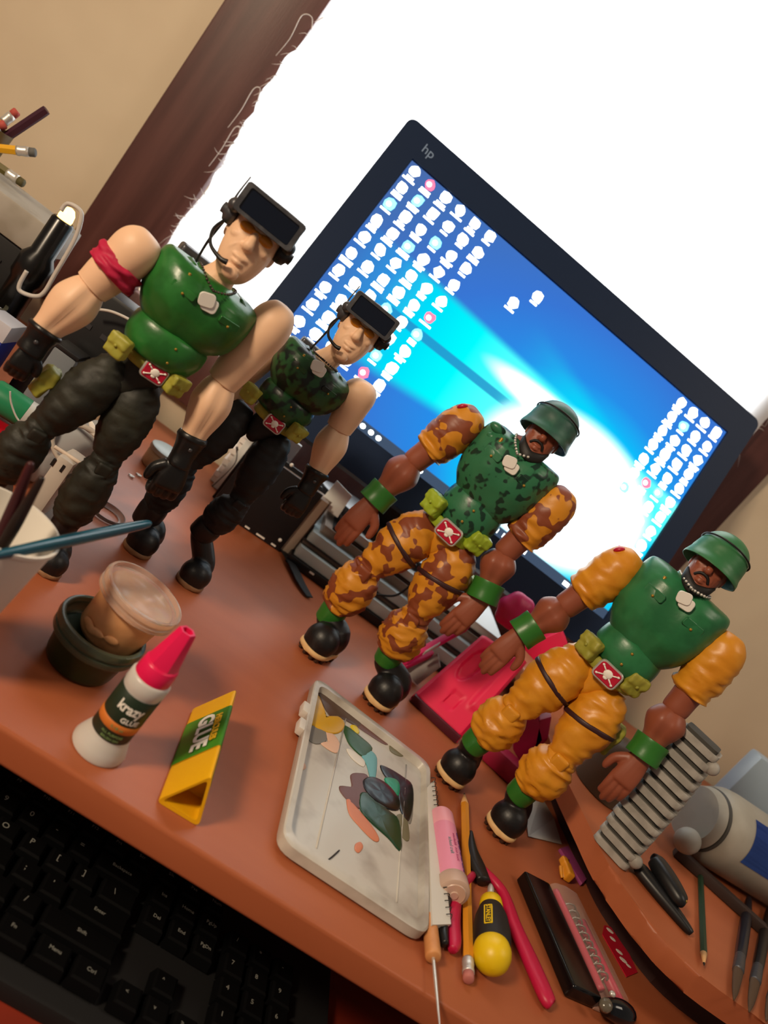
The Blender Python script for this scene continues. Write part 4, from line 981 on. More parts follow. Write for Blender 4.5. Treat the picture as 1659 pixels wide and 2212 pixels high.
for v in (.62, .74): 
    bm = new(); box(bm, quad(-.012, v, .006), (X*.0035, Y*.0075, Z*.0035), .0012); obj('hinge_clip', bm, mat('clip_white', 'CFC8BE', .4), t, angle=40)
PB = {'yellow': ('C9980E', .35), 'bright_yellow': ('D8C010', .3), 'brown': ('4E382C', .3), 'grey': ('77726A', .45), 'peach': ('D9AE92', .45), 'white': ('D9D2C6', .45), 'green': ('1E4A1C', .3), 'sky': ('5FA0A4', .35), 'teal': ('0D8A68', .35), 'black': ('120F12', .25), 'mauve': ('6A4440', .4), 'salmon': ('C97A58', .4), 'olive': ('6B6448', .45), 'deep_green': ('163A20', .25)}
def blob(px, col, h=.0012, nseed=0):
    h *= .45
    """paint pool outlined by picture points lying on the tray floor"""
    pts = [on(x, y, pz) for x, y in px]; cen = sum(pts, V((0, 0, 0)))/len(pts)
    arr = np.array([tuple(p) for p in pts+[pts[0], pts[1], pts[2]]]); outl = []
    m = len(pts)*4
    for i in range(m): outl.append(V(cmr(arr, 1+i/4) if 1+i/4 <= len(arr)-1 else arr[-1]))
    bm = new(); rr = []
    for k, z in ((1.14, .0), (1.12, h*.6), (1.05, h*.95), (.6, h*1.05), (.2, h*1.08)):
        rr.append([bm.verts.new(cen+(p-cen)*k+Z*(z+.0002+(h*.35*noise.noise(p*180+V((nseed, 0, k)))) * (k < .95))) for p in outl])
    for i in range(len(rr)-1):
        for q in range(m): bm.faces.new((rr[i][q], rr[i][(q+1) % m], rr[i+1][(q+1) % m], rr[i+1][q]))
    bm.faces.new(rr[-1]); bm.faces.new(rr[0][::-1])
    hx, ro = PB[col]
    obj('paint_blob', bm, mat('paint_'+col, hx, ro, bump=.1, bscale=120), t, label=col.replace('_', ' ').replace('sky', 'pale blue')+' paint blob')
S_ = lambda x, y: (550+x/3.16, 1400+y/3.16)
blob([S_(*p) for p in ((400, 340), (445, 350), (480, 470), (560, 470), (600, 520), (560, 570), (470, 560), (380, 490))], 'yellow', .0018)
blob([S_(*p) for p in ((450, 310), (520, 320), (600, 380), (690, 440), (712, 500), (690, 525), (600, 480), (520, 460))], 'brown', .0010, 2)
blob([S_(*p) for p in ((370, 560), (420, 535), (475, 570), (480, 630), (420, 650), (370, 620))], 'grey', .0012, 3)
blob([S_(*p) for p in ((480, 575), (540, 600), (575, 665), (545, 710), (455, 650), (500, 640))], 'peach', .0010, 4)
blob([S_(*p) for p in ((655, 535), (690, 535), (710, 575), (690, 582))], 'bright_yellow', .0012, 5)
blob([S_(*p) for p in ((610, 545), (650, 555), (720, 610), (790, 680), (740, 730), (690, 700), (640, 640))], 'green', .0012, 6)
blob([S_(*p) for p in ((632, 700), (665, 705), (740, 765), (735, 805), (670, 760))], 'white', .0010, 7)
blob([S_(*p) for p in ((740, 700), (790, 710), (828, 760), (815, 890), (790, 890), (765, 800), (735, 745))], 'sky', .0010, 8)
blob([S_(*p) for p in ((870, 820), (930, 840), (1010, 890), (1065, 940), (1070, 1060), (1040, 1160), (990, 1090), (970, 960), (900, 890))], 'black', .0012, 9)
blob([S_(*p) for p in ((890, 900), (940, 895), (980, 925), (978, 1000), (940, 980))], 'teal', .0016, 10)
blob([S_(*p) for p in ((655, 880), (700, 865), (765, 890), (750, 1040), (700, 1080), (610, 1000), (590, 945), (660, 950))], 'mauve', .0009, 11)
blob([S_(*p) for p in ((735, 1010), (800, 1020), (900, 1110), (970, 1180), (982, 1360), (900, 1280), (790, 1180), (730, 1100))], 'deep_green', .0016, 12)
blob([S_(*p) for p in ((750, 920), (810, 895), (900, 940), (970, 1030), (965, 1095), (880, 1080), (780, 1000))], 'black', .0026, 13)
blob([S_(*p) for p in ((640, 1040), (690, 1090), (790, 1210), (835, 1290), (800, 1300), (700, 1200), (650, 1130))], 'salmon', .0009, 14)
blob([S_(*p) for p in ((690, 1340), (720, 1330), (735, 1360), (710, 1395), (685, 1375))], 'salmon', .0008, 15)
blob([S_(*p) for p in ((285, 790), (330, 785), (345, 820), (300, 835))], 'peach', .0008, 16)
blob([S_(*p) for p in ((940, 640), (1000, 650), (1035, 700), (1000, 735), (930, 700))], 'olive', .0008, 17)
blob([S_(*p) for p in ((975, 1150), (1030, 1160), (1050, 1290), (1020, 1300), (970, 1220))], 'olive', .0009, 18)
blob([S_(*p) for p in ((1000, 900), (1050, 930), (1075, 1060), (1060, 1180), (1020, 1120), (1010, 1000))], 'grey', .0007, 19)
blob([S_(*p) for p in ((700, 480), (800, 540), (900, 620), (880, 650), (780, 590), (700, 530))], 'mauve', .0005, 20)
blob([S_(*p) for p in ((870, 830), (920, 850), (960, 880), (930, 890))], 'olive', .0006, 21)
p0, p1 = on(*S_(420, 1490), pz+.0006), on(*S_(578, 1380), pz+.0006)
bm = new(); tube(bm, [p0, p0.lerp(p1, .5)+X*.001, p1], .0005, n=6); obj('wire_scrap', bm, m_dark, t)
# ---- spiral pad beside the palette
E0, E1, F0, F1 = on(902, 2020), on(946, 2015), on(898, 1715), on(916, 1702)
t = thing('spiral_pad', (E0+F0)/2, 'white spiral bound paper strip along the right side of the palette', 'notepad')
bm = new()
for lv in range(5):
    z = .0006+lv*.0022; o = V((lv*.0004, -lv*.0003, z)); prism(bm, [E0+V((.0014, .002, 0))+o, E1+o, F1+o, F0+V((.0014, 0, 0))+o], (0, 0, .0019), 0)
obj('paper_block', bm, mat('paper_white', 'CFC9BF', 0.8), t, smooth=False, kind='stuff')
m_coil = mat('coil_dark', '3A3836', .4, metal=.4)
for i in range(26):
    c0 = E1.lerp(F1, (i+.5)/26)+Z*.006; dr = (F1-E1).normalized(); sd = V((dr.y, -dr.x, 0)); sd = sd if sd.x > 0 else -sd
    bm = new(); tube(bm, [c0-sd*.0030+Z*.0065, c0+sd*.0005+Z*.0082+dr*.0008, c0+sd*.0024+Z*.004+dr*.001, c0+sd*.0022-Z*.003+dr*.0012], .00035, n=5, m=9); obj('coil', bm, m_coil, t)
# ---- needle tool with wooden handle
q0, q1 = on(936, 2070, .006), on(928, 1985, .006); tipn = on(950, 2180, .0055)
t = thing('needle_tool', V((q0.x, q0.y, 0)), 'wooden handled needle tool poking out past the desk edge, beside the palette', 'craft tool')
dn = (q0-q1).normalized(); m_wh = mat('handle_wood', 'C98A54', .5, c2='B87844', scale=80, stretch=(1, 1, .2))
bm = new(); limb(bm, q1-dn*.002, q0, [(0, .0035), (.1, .0046), (.8, .0050), (.96, .0050), (1, .0038)], Z, n=16); obj('handle', bm, m_wh, t)
bm = new(); tube(bm, [q0-dn*.002, q0+dn*.02, q0+dn*.05], [.0011, .0010, .0003], n=8); obj('needle', bm, m_silver, t)
bm = new(); pbk = on(923, 1702, .003); tube(bm, [q1-dn*.001, q1.lerp(pbk, .5)-Z*.001, pbk], [.0016, .0010, .0005], n=8); obj('rear_point', bm, m_silver, t)
# ---- pink glue stick
g0, g1 = on(980, 1930, .0118), on(952, 1762, .0105)
t = thing('pink_glue_stick', V(((g0.x+g1.x)/2, (g0.y+g1.y)/2, 0)), 'pink glue stick with pale pink cap lying beside the yellow pencil', 'glue stick')
dg_ = (g1-g0); LG = dg_.length; dg_.normalize(); m_pnk = mat('tube_pink', 'DE8CA8', .4)
bm = new(); lathe(bm, [(.0098, -.001), (.0112, 0), (.0116, .002), (.0112, .011), (.0100, .0125)], g0, dg_, 36); lathe(bm, [(.0085, -.0012), (.0080, -.0018), (.0030, -.0018), (.0028, -.0026), (.0001, -.0026)], g0, dg_, 30, caps=False); obj('base_knob', bm, mat('knob_translucent', 'D9B9A6', .35, trans=.3), t, angle=40)
bm = new(); lathe(bm, [(.0092, .0124), (.0100, .0126), (.0100, LG*.78), (.0092, LG*.78)], g0, dg_, 36); tb_ = obj('tube', bm, m_pnk, t, angle=40)
bm = new(); lathe(bm, [(.0094, LG*.775), (.0100, LG*.78), (.0098, LG*.97), (.0088, LG), (.004, LG*1.01)], g0, dg_, 36); obj('cap', bm, mat('cap_pale_pink', 'E8A0B0', .4), t, angle=40)
sd_ = (toCam(g0)+X*.75).normalized()
def along(s, size, cpos, m, nm, ang, bold=0):
    me = text_mesh(s, size, .00005, bold); S1 = (sd_-dg_*sd_.dot(dg_)).normalized(); F1_ = (-dg_).cross(S1); 
    for v in me.vertices:
        a_ = ang-v.co.y/.0101; v.co = cpos-dg_*v.co.x+(S1*math.cos(a_)+(dg_.cross(S1))*(-math.sin(a_)))*(.01015+v.co.z)
    obj(nm, me, m, tb_, smooth=False, kind='stuff')
along('Glue Stick', .0105, g0+dg_*LG*.44, mat('print_purple', '6A3A78', .5), 'tube_print', -.15, .0003)
along('washable  non toxic', .0038, g0+dg_*LG*.44, mat('print_rose', 'B04878', .5), 'fine_print', .55)
along('school craft', .0038, g0+dg_*LG*.44, mat('print_teal', '3A7878', .5), 'fine_print', .95)
# ---- pencils
def pencil(p0, p1, m, label, group=None, r=.0036, ferr=True, cat='pencil'):
    """p0 eraser end, p1 sharpened point (axis heights included)"""
    p0, p1 = V(p0), V(p1); d = (p1-p0); L_ = d.length; d.normalize(); s = d.cross(Z).normalized()
    t = thing('pencil', p0, label, cat, group)
    bm = new(); a0 = .017/L_ if ferr else 0; loft(bm, [p0+d*L_*a0, p0+d*(L_-.019)], [r, r], s, n=6, m=2, interp=False); obj('barrel', bm, m, t, angle=20)
    bm = new(); lathe(bm, [(r*.98, L_-.019), (r*.32, L_-.004)], p0, d, 12); obj('wood_cone', bm, mat('pencil_wood', 'C99A66', .6), t)
    bm = new(); lathe(bm, [(r*.32, L_-.004), (.0002, L_)], p0, d, 8); obj('lead', bm, m_dark, t)
    if ferr:
        bm = new(); lathe(bm, [(r*1.0, .0055), (r*1.08, .006), (r*1.0, .0068), (r*1.08, .0078), (r*1.0, .009), (r*1.0, .012), (r*1.08, .013), (r*1.0, .0142), (r*1.08, .0155), (r, .0172)], p0, d, 20); obj('ferrule', bm, m_silver, t)
        bm = new(); lathe(bm, [(r*.7, 0), (r*.92, .0006), (r*.98, .002), (r*.98, .0060)], p0, d, 18); obj('eraser', bm, mat('eraser_pink', 'B06A62', .7), t)
    return t
m_pyel = mat('pencil_yellow', 'D38B22', .4)
pencil(on(1012, 2118, .0040), on(1003, 1713, .0040), m_pyel, 'yellow pencil with a pink eraser lying beside the stubby screwdriver', r=.0037)
# ---- pliers
t = thing('pliers', (*on(1060, 1960).xy, 0), 'pliers with crimson and black handles lying under the pencil and screwdriver', 'pliers')
m_crim = mat('grip_crimson', 'B4103E', .42)
hz = .0050
bm = new(); pts = [on(1040, 1875, hz), on(1085, 1925, hz), on(1112, 2000, hz), on(1150, 2085, hz), on(1182, 2158, hz), on(1190, 2172, hz)]
loft(bm, pts, [(.0030, .0030), (.0045, .0036), (.0062, .0044), (.0075, .0047), (.0066, .0047), (.003, .003)], X, n=18); obj('handle', bm, m_crim, t)
bm = new(); pts = [on(1020, 1890, hz), on(990, 1930, hz), on(978, 1985, hz), on(980, 2035, hz), on(978, 2052, hz)]
loft(bm, pts, [(.0030, .0030), (.0042, .0038), (.0056, .0045), (.0052, .0046), (.0028, .003)], X, n=18); hd = obj('handle', bm, m_crim, t)
bm = new(); pts = [on(978, 1915, hz+.001), on(958, 1965, hz+.001), on(955, 2010, hz+.001), on(960, 2040, hz+.001)]
loft(bm, pts, [(.0022, .0030), (.0036, .0042), (.0036, .0043), (.0020, .003)], X, n=14); obj('grip_inlay', bm, m_black, hd, label='black inlay on the crimson handle')
bm = new(); pts = [on(1015, 1800, hz), on(1018, 1835, hz), on(1030, 1870, hz), on(1045, 1905, hz)]
loft(bm, pts, [(.0022, .0030), (.0058, .0042), (.0085, .0046), (.0065, .0045)], X, n=18); obj('jaw', bm, mat('tool_black', '1A1614', .4), t)
# ---- stubby screwdriver standing against the tray
s0, s1 = on(1063, 2062, .0132), on(1060, 1922, .0132)
sdd = (s1-s0); LS = sdd.length; sdd.normalize()
t = thing('stubby_screwdriver', (s0.x, s0.y, 0), 'stubby yellow and black screwdriver beside the crimson pliers handle', 'screwdriver')
m_y2 = mat('driver_yellow', 'DDB90A', .4)
bm = new(); lathe(bm, [(.0002, -.0128), (.004, -.0122), (.0078, -.0102), (.0108, -.0066), (.0124, -.002), (.0126, .002), (.0118, .006), (.0100, .0085)], s0+Z*0, sdd, 36); obj('pommel', bm, m_y2, t)
bm = new(); lathe(bm, [(.0100, .0040), (.0118, .0062), (.0128, .012), (.0126, .022), (.0112, .034), (.0085, .0440), (.0070, .0442)], s0, sdd, 36); gr = obj('grip', bm, mat('driver_grip', '1B1512', .6), t)
bm = new(); lathe(bm, [(.0070, .0425), (.0080, .0432), (.0084, .0480), (.0078, .0530), (.0050, .0560), (.002, .0565)], s0, sdd, 32); obj('collar', bm, m_y2, t)
bm = new(); lathe(bm, [(.0024, .056), (.0024, .0680), (.0014, .0720)], s0, sdd, 14); obj('shank', bm, m_silver, t)
tc_ = (toCam(s0)-X*.15); tc_ = (tc_-sdd*tc_.dot(sdd)).normalized(); rx = sdd.cross(tc_)
pc = s0+sdd*.0225+tc_*.0124
bm = new(); prism(bm, rrect(pc-tc_*.0008, sdd, tc_.cross(sdd), .0190, .0058, .0008), tc_*.0014); lb = obj('name_plate', bm, m_y2, gr, smooth=False)
bm = new(); prism(bm, rrect(pc+tc_*.0004, sdd, tc_.cross(sdd), .0172, .0040, .0005), tc_*.0004); obj('name_plate_field', bm, m_dark, lb, smooth=False)
obj('name_plate_print', text_flat('STANLEY', .0042, pc+tc_*.0008, -sdd, tc_.cross(-sdd), lift=.0002, bold=.0001), m_y2, lb, smooth=False, kind='stuff')
# ---- clear blister box with black tray
k0, k1 = on(1284, 2184), on(1172, 1930)
dk = (k1-k0); LK = dk.length; dk.normalize(); sk = V((dk.y, -dk.x, 0))*1.22
k0 = k0+sk*.002
t = thing('sharpener_case', k0.lerp(k1, .5), 'long black case with a clear plastic cover, at the right of the crimson pliers handle', 'plastic case')
m_shiny = mat('black_gloss', '0A0A0C', .2)
w2 = .0105
bm = new(); box(bm, k0+dk*LK*.5-sk*.0165+Z*.0062, (dk*LK*.5, sk*.0122, Z*.0058), .0025, 3); obj('black_tray', bm, m_shiny, t, angle=40)
bm = new(); box(bm, k0+dk*LK*.5+sk*.013+Z*.0015, (dk*LK*.5, sk*.0170, Z*.0011), .0008, 2); obj('base_card', bm, mat('case_card', 'A07868', .5), t, angle=40)
bm = new(); tube(bm, [k0+dk*LK*.10+sk*.0010+Z*.0100, k0+dk*LK*.5+sk*.0012+Z*.0102, k0+dk*LK*.96+sk*.001+Z*.010], .0030, n=10); obj('red_rod', bm, m_crim, t)
bm = new(); tube(bm, [k0+dk*LK*.06+sk*.0185+Z*.0080, k0+dk*LK*.76+sk*.0185+Z*.0080], .0040, n=10, interp=False, m=2); obj('red_rod', bm, m_crim, t)
for i in range(10):
    c0 = k0+dk*(LK*(.24+.066*i))+sk*.0095+Z*.0085
    bm = new(); pts = [c0+sk*.0052*math.cos(a_)+Z*.0052*math.sin(a_)+dk*.0012*a_/PI for a_ in [2*PI*j/10 for j in range(11)]]; tube(bm, pts, .0007, n=5, m=22); obj('spring_coil', bm, mat('spring_steel', 'A59C90', .3, metal=.7), t)
m_cl2 = mat('blister_clear', 'E6D8CC', .08, alpha=.13)
bm = new(); prof = [(-.004, .0030), (-.004, .0120), (-.001, .0150), (.008, .0165), (.020, .0150), (.027, .008), (.0285, .0030)]
ra = []
for s_ in (.07, .075, .99, .995):
    kk = .9 if s_ in (.07, .995) else 1
    ra.append([bm.verts.new(k0+dk*LK*s_+sk*(.012+(a_-.012)*kk)+Z*(b_ if kk == 1 else .003+(b_-.003)*.9)) for a_, b_ in prof])
for i in range(3):
    for q in range(len(prof)-1): bm.faces.new((ra[i][q], ra[i][q+1], ra[i+1][q+1], ra[i+1][q]))
bm.faces.new(ra[0]); bm.faces.new(ra[-1]); obj('clear_cover', bm, m_cl2, t, angle=30)
bm = new(); loft(bm, [k0-dk*.004-sk*.003+Z*.0100, k0-dk*.004+sk*.006+Z*.0112, k0-dk*.003+sk*.016+Z*.0095, k0-dk*.001+sk*.024+Z*.006], [(.006, .006), (.0082, .0082), (.0080, .008), (.003, .004)], dk, n=18); obj('end_cap', bm, mat('cap_glossy_black', '0C1016', .08), t)
bm = new(); ell(bm, k0-dk*.002-sk*.0045+Z*.0205, (dk*.0024, sk*.0022, Z*.0020), 12); obj('rivet', bm, m_silver, t)
bm = new(); lathe(bm, [(.0001, .0048), (.003, .0046), (.0046, .003), (.0048, 0)], k0-dk*.009-sk*.010+Z*.0148, (toCam(k0)*.6+Z*.4), 18); obj('clear_knob', bm, mat('knob_smoky', '7A7264', .15, trans=.5), t)
# ---- small yellow clip
y0 = on(1214, 1890); y1 = on(1198, 1846); dy = (y1-y0).normalized(); sy_ = V((dy.y, -dy.x, 0))
t = thing('yellow_clip', y0, 'small yellow plastic clip at the end of the clear case', 'clip')
bm = new(); box(bm, y0+Z*.0055+sy_*.001, (dy*.0085, sy_*.0040, Z*.0050), .0018, 2); box(bm, y0+dy*.009+Z*.0075-sy_*.001, (dy*.004, sy_*.0032, Z*.0036), .0016, 2); obj('clip_body', fuse(bm, .0006, 2), m_pyel, t)
for s_, l_ in ((-.0052, .009), (-.0022, .007)):
    bm = new(); tube(bm, [y0+sy_*s_+dy*.002+Z*.005, y0+sy_*(s_-.001)-dy*l_*.5+Z*.004, y0+sy_*s_-dy*l_+Z*.0022], [.0017, .0016, .0012], n=8); obj('prong', bm, m_pyel, t)
bm = new(); lathe(bm, [(.0010, -.0034), (.0018, -.0034), (.0018, .0034), (.0010, .0034)], y0+dy*.011+Z*.0090, sy_, 12); obj('pivot', bm, mat('pivot_brown', '8A5A14', .4), t)
# ---- purple strip below the shelf edge
bm = new(); pp = [on(1204, 1838), on(1222, 1832), on(1262, 1905), on(1252, 1915)]; prism(bm, [p+Z*.0004 for p in pp], (0, 0, .0035), .0008)
obj('purple_strip', bm, mat('strip_purple', '8A3A6A', .45), angle=40, label='thin purple plastic strip between the yellow clip and the raised shelf', cat='plastic strip')
# ---- red and white card
t = thing('red_card', on(1345, 2060), 'red card with a white blotch sticking out from under the clear case', 'card')
pp = [on(1304, 2000), on(1334, 2008), on(1376, 2102), on(1352, 2112), on(1300, 2020)]
bm = new(); prism(bm, [p+Z*.0003 for p in pp], (0, 0, .0007)); obj('card_sheet', bm, mat('card_red', 'B0122A', .5), t, smooth=False)
bm = new(); 
for (x_, y_, r_) in ((1316, 2012, .0042), (1322, 2030, .0036), (1336, 2058, .004), (1345, 2076, .0045), (1356, 2088, .003)): ell(bm, on(x_, y_)+Z*.00105, (X*r_, Y*r_*.6, Z*.00018), 12)
obj('card_print', bm, mat('card_white', 'D8CFC4', .6), t, kind='stuff')
# ---- scrap of white paper with black sheet
bm = new(); pp = [on(1120, 1745), on(1140, 1808), on(1212, 1825), on(1190, 1775), on(1150, 1738)]
v_ = [bm.verts.new(p+Z*(.0006+h)) for p, h in zip(pp, (.008, .0, .0, .004, .012))]; v2 = [bm.verts.new(v.co+Z*.0004) for v in v_]
bm.faces.new(v_[::-1]); bm.faces.new(v2)
for i in range(5): bm.faces.new((v_[i], v_[(i+1) % 5], v2[(i+1) % 5], v2[i]))
obj('paper_scrap', bm, mat('paper_grey', 'AFA79C', .8), smooth=False, label='folded scrap of white paper behind the boot of the rightmost figure', cat='paper')

# ================================================================ ON THE RAISED SHELF
# ---- ribbed column toy part
rb = on(1322, 1838, SH); rt = at(1522, 1592, rb.y+.004)
hgt = rt.z-SH
t = thing('ribbed_block', rb, 'grey plastic block with many stacked ribs, standing at the front of the raised shelf', 'toy part')
m_rib = mat('rib_grey', '9E9A93', .55, c2='8A867F', scale=60, bump=.1, bscale=150)
fc = toCam(rb); fc.z = 0; fc.normalize(); sd_ = V((-fc.y, fc.x, 0)); sd_ = sd_ if sd_.x > 0 else -sd_
cw, cdp = .0180, .0170
tl = V((rt.x-rb.x, rt.y-rb.y, 0)); lean = lambda h: rb+Z*(h)+tl*(h/hgt)
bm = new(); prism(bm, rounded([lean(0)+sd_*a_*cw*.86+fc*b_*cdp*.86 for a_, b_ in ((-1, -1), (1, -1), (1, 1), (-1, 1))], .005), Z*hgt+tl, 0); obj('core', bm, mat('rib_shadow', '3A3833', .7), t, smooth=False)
nr = 13
for i in range(nr):
    h0 = hgt*(i+.08)/nr; th_ = hgt/nr*.62; bulge = 1+.12*math.sin(PI*(i+.5)/nr)
    bm = new(); prism(bm, rounded([lean(h0)+sd_*a_*cw*bulge+fc*b_*cdp*bulge for a_, b_ in ((-1, -1), (1, -1), (1, 1), (-1, 1))], .006), Z*th_, .0009, 1); obj('rib', bm, m_rib, t, angle=40)
bm = new()
for h in (.10, .90): ell(bm, lean(hgt*h)+sd_*cw*1.05+fc*cdp*.7, (sd_*.006, fc*.005, Z*.006), 12)
obj('side_lug', bm, m_rib, t, kind='stuff')
# ---- grey canister lying on the shelf
cy = .70; m_can = mat('canister_grey', 'A09B90', .5, c2='979286', scale=30)
c0 = at(1452, 1800, cy-.03); c1 = c0+V((.30, .05, -.006)); rc = .040
c0.z = SH+rc+.0005; c1.z = SH+rc+.0005
dc = (c1-c0).normalized()
t = thing('grey_canister', V((c0.x, c0.y, SH)), 'large grey plastic canister lying on the raised shelf, with a blue square label', 'canister')
bm = new(); lathe(bm, [(.001, 0), (rc*.70, .001), (rc*.74, .004), (rc*.80, .011), (rc*.74, .013), (rc*.74, .015), (rc*.88, .018), (rc*.97, .027), (rc, .040), (rc, .30), (rc*.9, .305), (.001, .306)], c0, dc, 56); obj('canister_body', bm, m_can, t, angle=50)
bm = new(); lathe(bm, [(rc*.745, .0135), (rc*.83, .0140), (rc*.83, .0150), (rc*.76, .0155)], c0, dc, 56, caps=False); obj('seam_ring', bm, mat('seam_dark', '3E3C38', .6), t)
la = (toCam(c0+dc*.1)); la = (la-dc*la.dot(dc)).normalized(); lb_ = dc.cross(la)
bm = new(); g = []
for i in range(13):
    a_ = -.75+1.15*i/12; g.append([bm.verts.new(c0+dc*s_+(la*math.cos(a_)+lb_*math.sin(a_))*(rc+.0005)) for s_ in (.042, .092)])
for i in range(12): bm.faces.new((g[i][0], g[i][1], g[i+1][1], g[i+1][0]))
bmesh.ops.solidify(bm, geom=bm.faces[:], thickness=.0003); obj('blue_label', bm, mat('label_blue', '2A4C9C', .6, bump=.2, bscale=300), t)
bm = new(); ell(bm, c0-dc*.004+V((-.004, -.030, -.018)), (X*.013, Y*.012, Z*.013), 20); obj('grey_knob', bm, m_can, t)
# ---- dark bar under the canister
p0, p1 = on(1450, 1838, SH), on(1640, 2010, SH)
dd = (p1-p0); LL = dd.length; dd.normalize(); ss = V((dd.y, -dd.x, 0))
bm = new(); box(bm, p0+dd*LL*.5+Z*.0055+ss*.006, (dd*LL*.5, ss*.006, Z*.005), .002); obj('dark_bar', bm, mat('bar_dark', '33241F', .6), angle=40, label='dark brown bar lying along the front of the grey canister', cat='bar')
# ---- black clamp tool
p0, p1 = on(1385, 1880, SH+.006), on(1490, 2012, SH+.004)
t = thing('black_clamp', V((p0.x, p0.y, SH)), 'black plastic clamp lying on the raised shelf below the ribbed block', 'clamp')
dd = (p1-p0).normalized(); ss = V((dd.y, -dd.x, 0))
bm = new(); loft(bm, [p0-dd*.006, p0, p0.lerp(p1, .35), p0.lerp(p1, .7), p1, p1+dd*.002], [(.003, .003), (.0085, .0052), (.0085, .0055), (.0062, .0048), (.0034, .003), (.001, .001)], ss, n=18, sq=.8); obj('lower_jaw', bm, m_black, t)
q0 = on(1418, 1862, SH+.016); q1 = on(1470, 1945, SH+.014)
bm = new(); loft(bm, [q0-dd*.003, q0, q0.lerp(q1, .5), q1, q1+dd*.004], [(.004, .003), (.0095, .0065), (.0105, .0075), (.0075, .006), (.002, .002)], ss, n=18, sq=.8); box(bm, q0.lerp(q1, .5)-Z*.0075, (dd*.010, ss*.006, Z*.0055), .002); obj('upper_jaw', bm, m_black, t)
bm = new(); ell(bm, q1+V((.001, -.003, .003)), (X*.0016, Y*.0016, Z*.0016), 8); obj('brass_pin', bm, m_gold, t)
# ---- dark green pencil on shelf
pencil(on(1513, 1895, SH+.0040), on(1521, 2086, SH+.0040), mat('pencil_green', '14301C', .4), 'thin dark green pencil lying on the raised shelf beside the black clamp', r=.0028, ferr=False)
# ---- loose brushes at the right edge of the shelf, bristles towards the viewer
for (x0_, y0_, x1_, y1_, cx_, lb_) in ((1585, 2160, 1618, 1940, '10141F', 'navy handled brush lying at the right end of the shelf, leftmost of the three'), (1618, 2186, 1662, 1962, '0C0C0D', 'black handled brush lying at the right end of the shelf, middle of the three'), (1655, 2205, 1700, 2040, '2C3A26', 'dark olive brush lying at the right end of the shelf, rightmost of the three')):
    a_, b_ = on(x0_, y0_, SH+.0042), on(x1_, y1_, SH+.0055)
    t = thing('flat_brush', V((a_.x, a_.y, SH)), lb_, 'paint brush', 'brushes at the right end of the shelf')
    bm = new(); limb(bm, a_, b_, [(.34, .0040), (.40, .0048), (.7, .0050), (.97, .0030), (1, .001)], X, n=14); obj('handle', bm, mat('brush_'+cx_, cx_, .3), t)
    bm = new(); limb(bm, a_, b_, [(.22, .0040), (.24, .0046), (.38, .0042)], X, n=14); obj('ferrule', bm, m_gun, t)
    bm = new(); limb(bm, a_, b_, [(0, .0006, .0005), (.08, .0030, .0015), (.2, .0044, .0026), (.235, .0040)], X, n=12); obj('bristles', bm, mat('bristle_brown', '4A3420', .7), t)
# ---- pale blue plastic piece behind the canister
t0 = on(1640, 1690, SH)
bm = new(); pz_ = V((c0.x+.16, c0.y+.13, SH+.0003))
box(bm, pz_+Z*.055, (X*.05, Y*.012, Z*.054), .006); obj('blue_plastic_box', bm, mat('plastic_pale_blue', '9FB0BE', .3), angle=40, label='pale blue plastic box standing behind the grey canister', cat='box')
# ---- brownish clear cup
t0 = on(1275, 1706, SH); t0 = V((t0.x+.016, t0.y+.015, SH+.0003))
t = thing('smoky_cup', t0, 'smoky brown translucent cup upside down on the shelf behind the ribbed block', 'cup')
bm = new(); lathe(bm, [(.0270, 0), (.0285, .0005), (.0280, .004), (.0250, .040), (.0225, .050), (.017, .056), (.002, .058)], t0, Z, 40); obj('cup_wall', bm, mat('smoky_plastic', '6A5646', .35, trans=.35, ior=1.2), t, angle=60)
# ================================================================ BEHIND THE FIGURES
# ---- pink toy vehicle hull
m_pkv = mat('toy_pink', 'E0164A', .5); m_pkd = mat('toy_magenta', 'C01A5C', .45)
a, b = on(882, 1512), on(985, 1608)
dx_ = (b-a); wdt = dx_.length; dx_.normalize(); bk = Z.cross(dx_); bk = bk if bk.y > 0 else -bk
pc = at(1045, 1368, 0.0+((a+b)/2).y+.060); pd_ = at(1140, 1430, ((a+b)/2).y+.045)
t = thing('toy_vehicle_hull', (a+b)/2, 'bright pink plastic toy vehicle hull behind the rightmost figure', 'toy vehicle')
a, b = a+Z*.006, b+Z*.006
def sstep(x, e0, e1):
    x = max(0, min(1, (x-e0)/(e1-e0))); return x*x*(3-2*x)
NU, NV = 36, 44; nrm = (b-a).cross(pc-a).normalized(); nrm = nrm if nrm.z > 0 else -nrm
bm = new(); G = []; Gb = []
for j in range(NV+1):
    rw = []; rb_ = []
    for i in range(NU+1):
        u, v = i/NU, j/NV; p = a.lerp(b, u).lerp(pc.lerp(pd_, u), v); h = 0
        h -= .006*sstep(1-math.hypot((u-.30)/.16, (v-.66)/.24), 0, .25)                      # oval scoop
        tw = .10+.10*(v-.12); h -= .0022*(sstep(.30-abs(u-.50)-(.3-tw), 0, .02))*sstep(v, .13, .17)*(1-sstep(v, .30, .36))   # tray mark
        h += .004*sstep(u, .70, .78)*sstep(v, .25, .35)
        h -= .004*(sstep(abs(u-.5), .44, .5)+sstep(abs(v-.5), .455, .5))
        rw.append(bm.verts.new(p+nrm*h)); rb_.append(bm.verts.new(V((p.x, p.y, .0004+.25*p.z)) if j == 0 else p-nrm*.010))
    G.append(rw); Gb.append(rb_)
for j in range(NV):
    for i in range(NU):
        bm.faces.new((G[j][i], G[j][i+1], G[j+1][i+1], G[j+1][i])); bm.faces.new((Gb[j][i+1], Gb[j][i], Gb[j+1][i], Gb[j+1][i+1]))
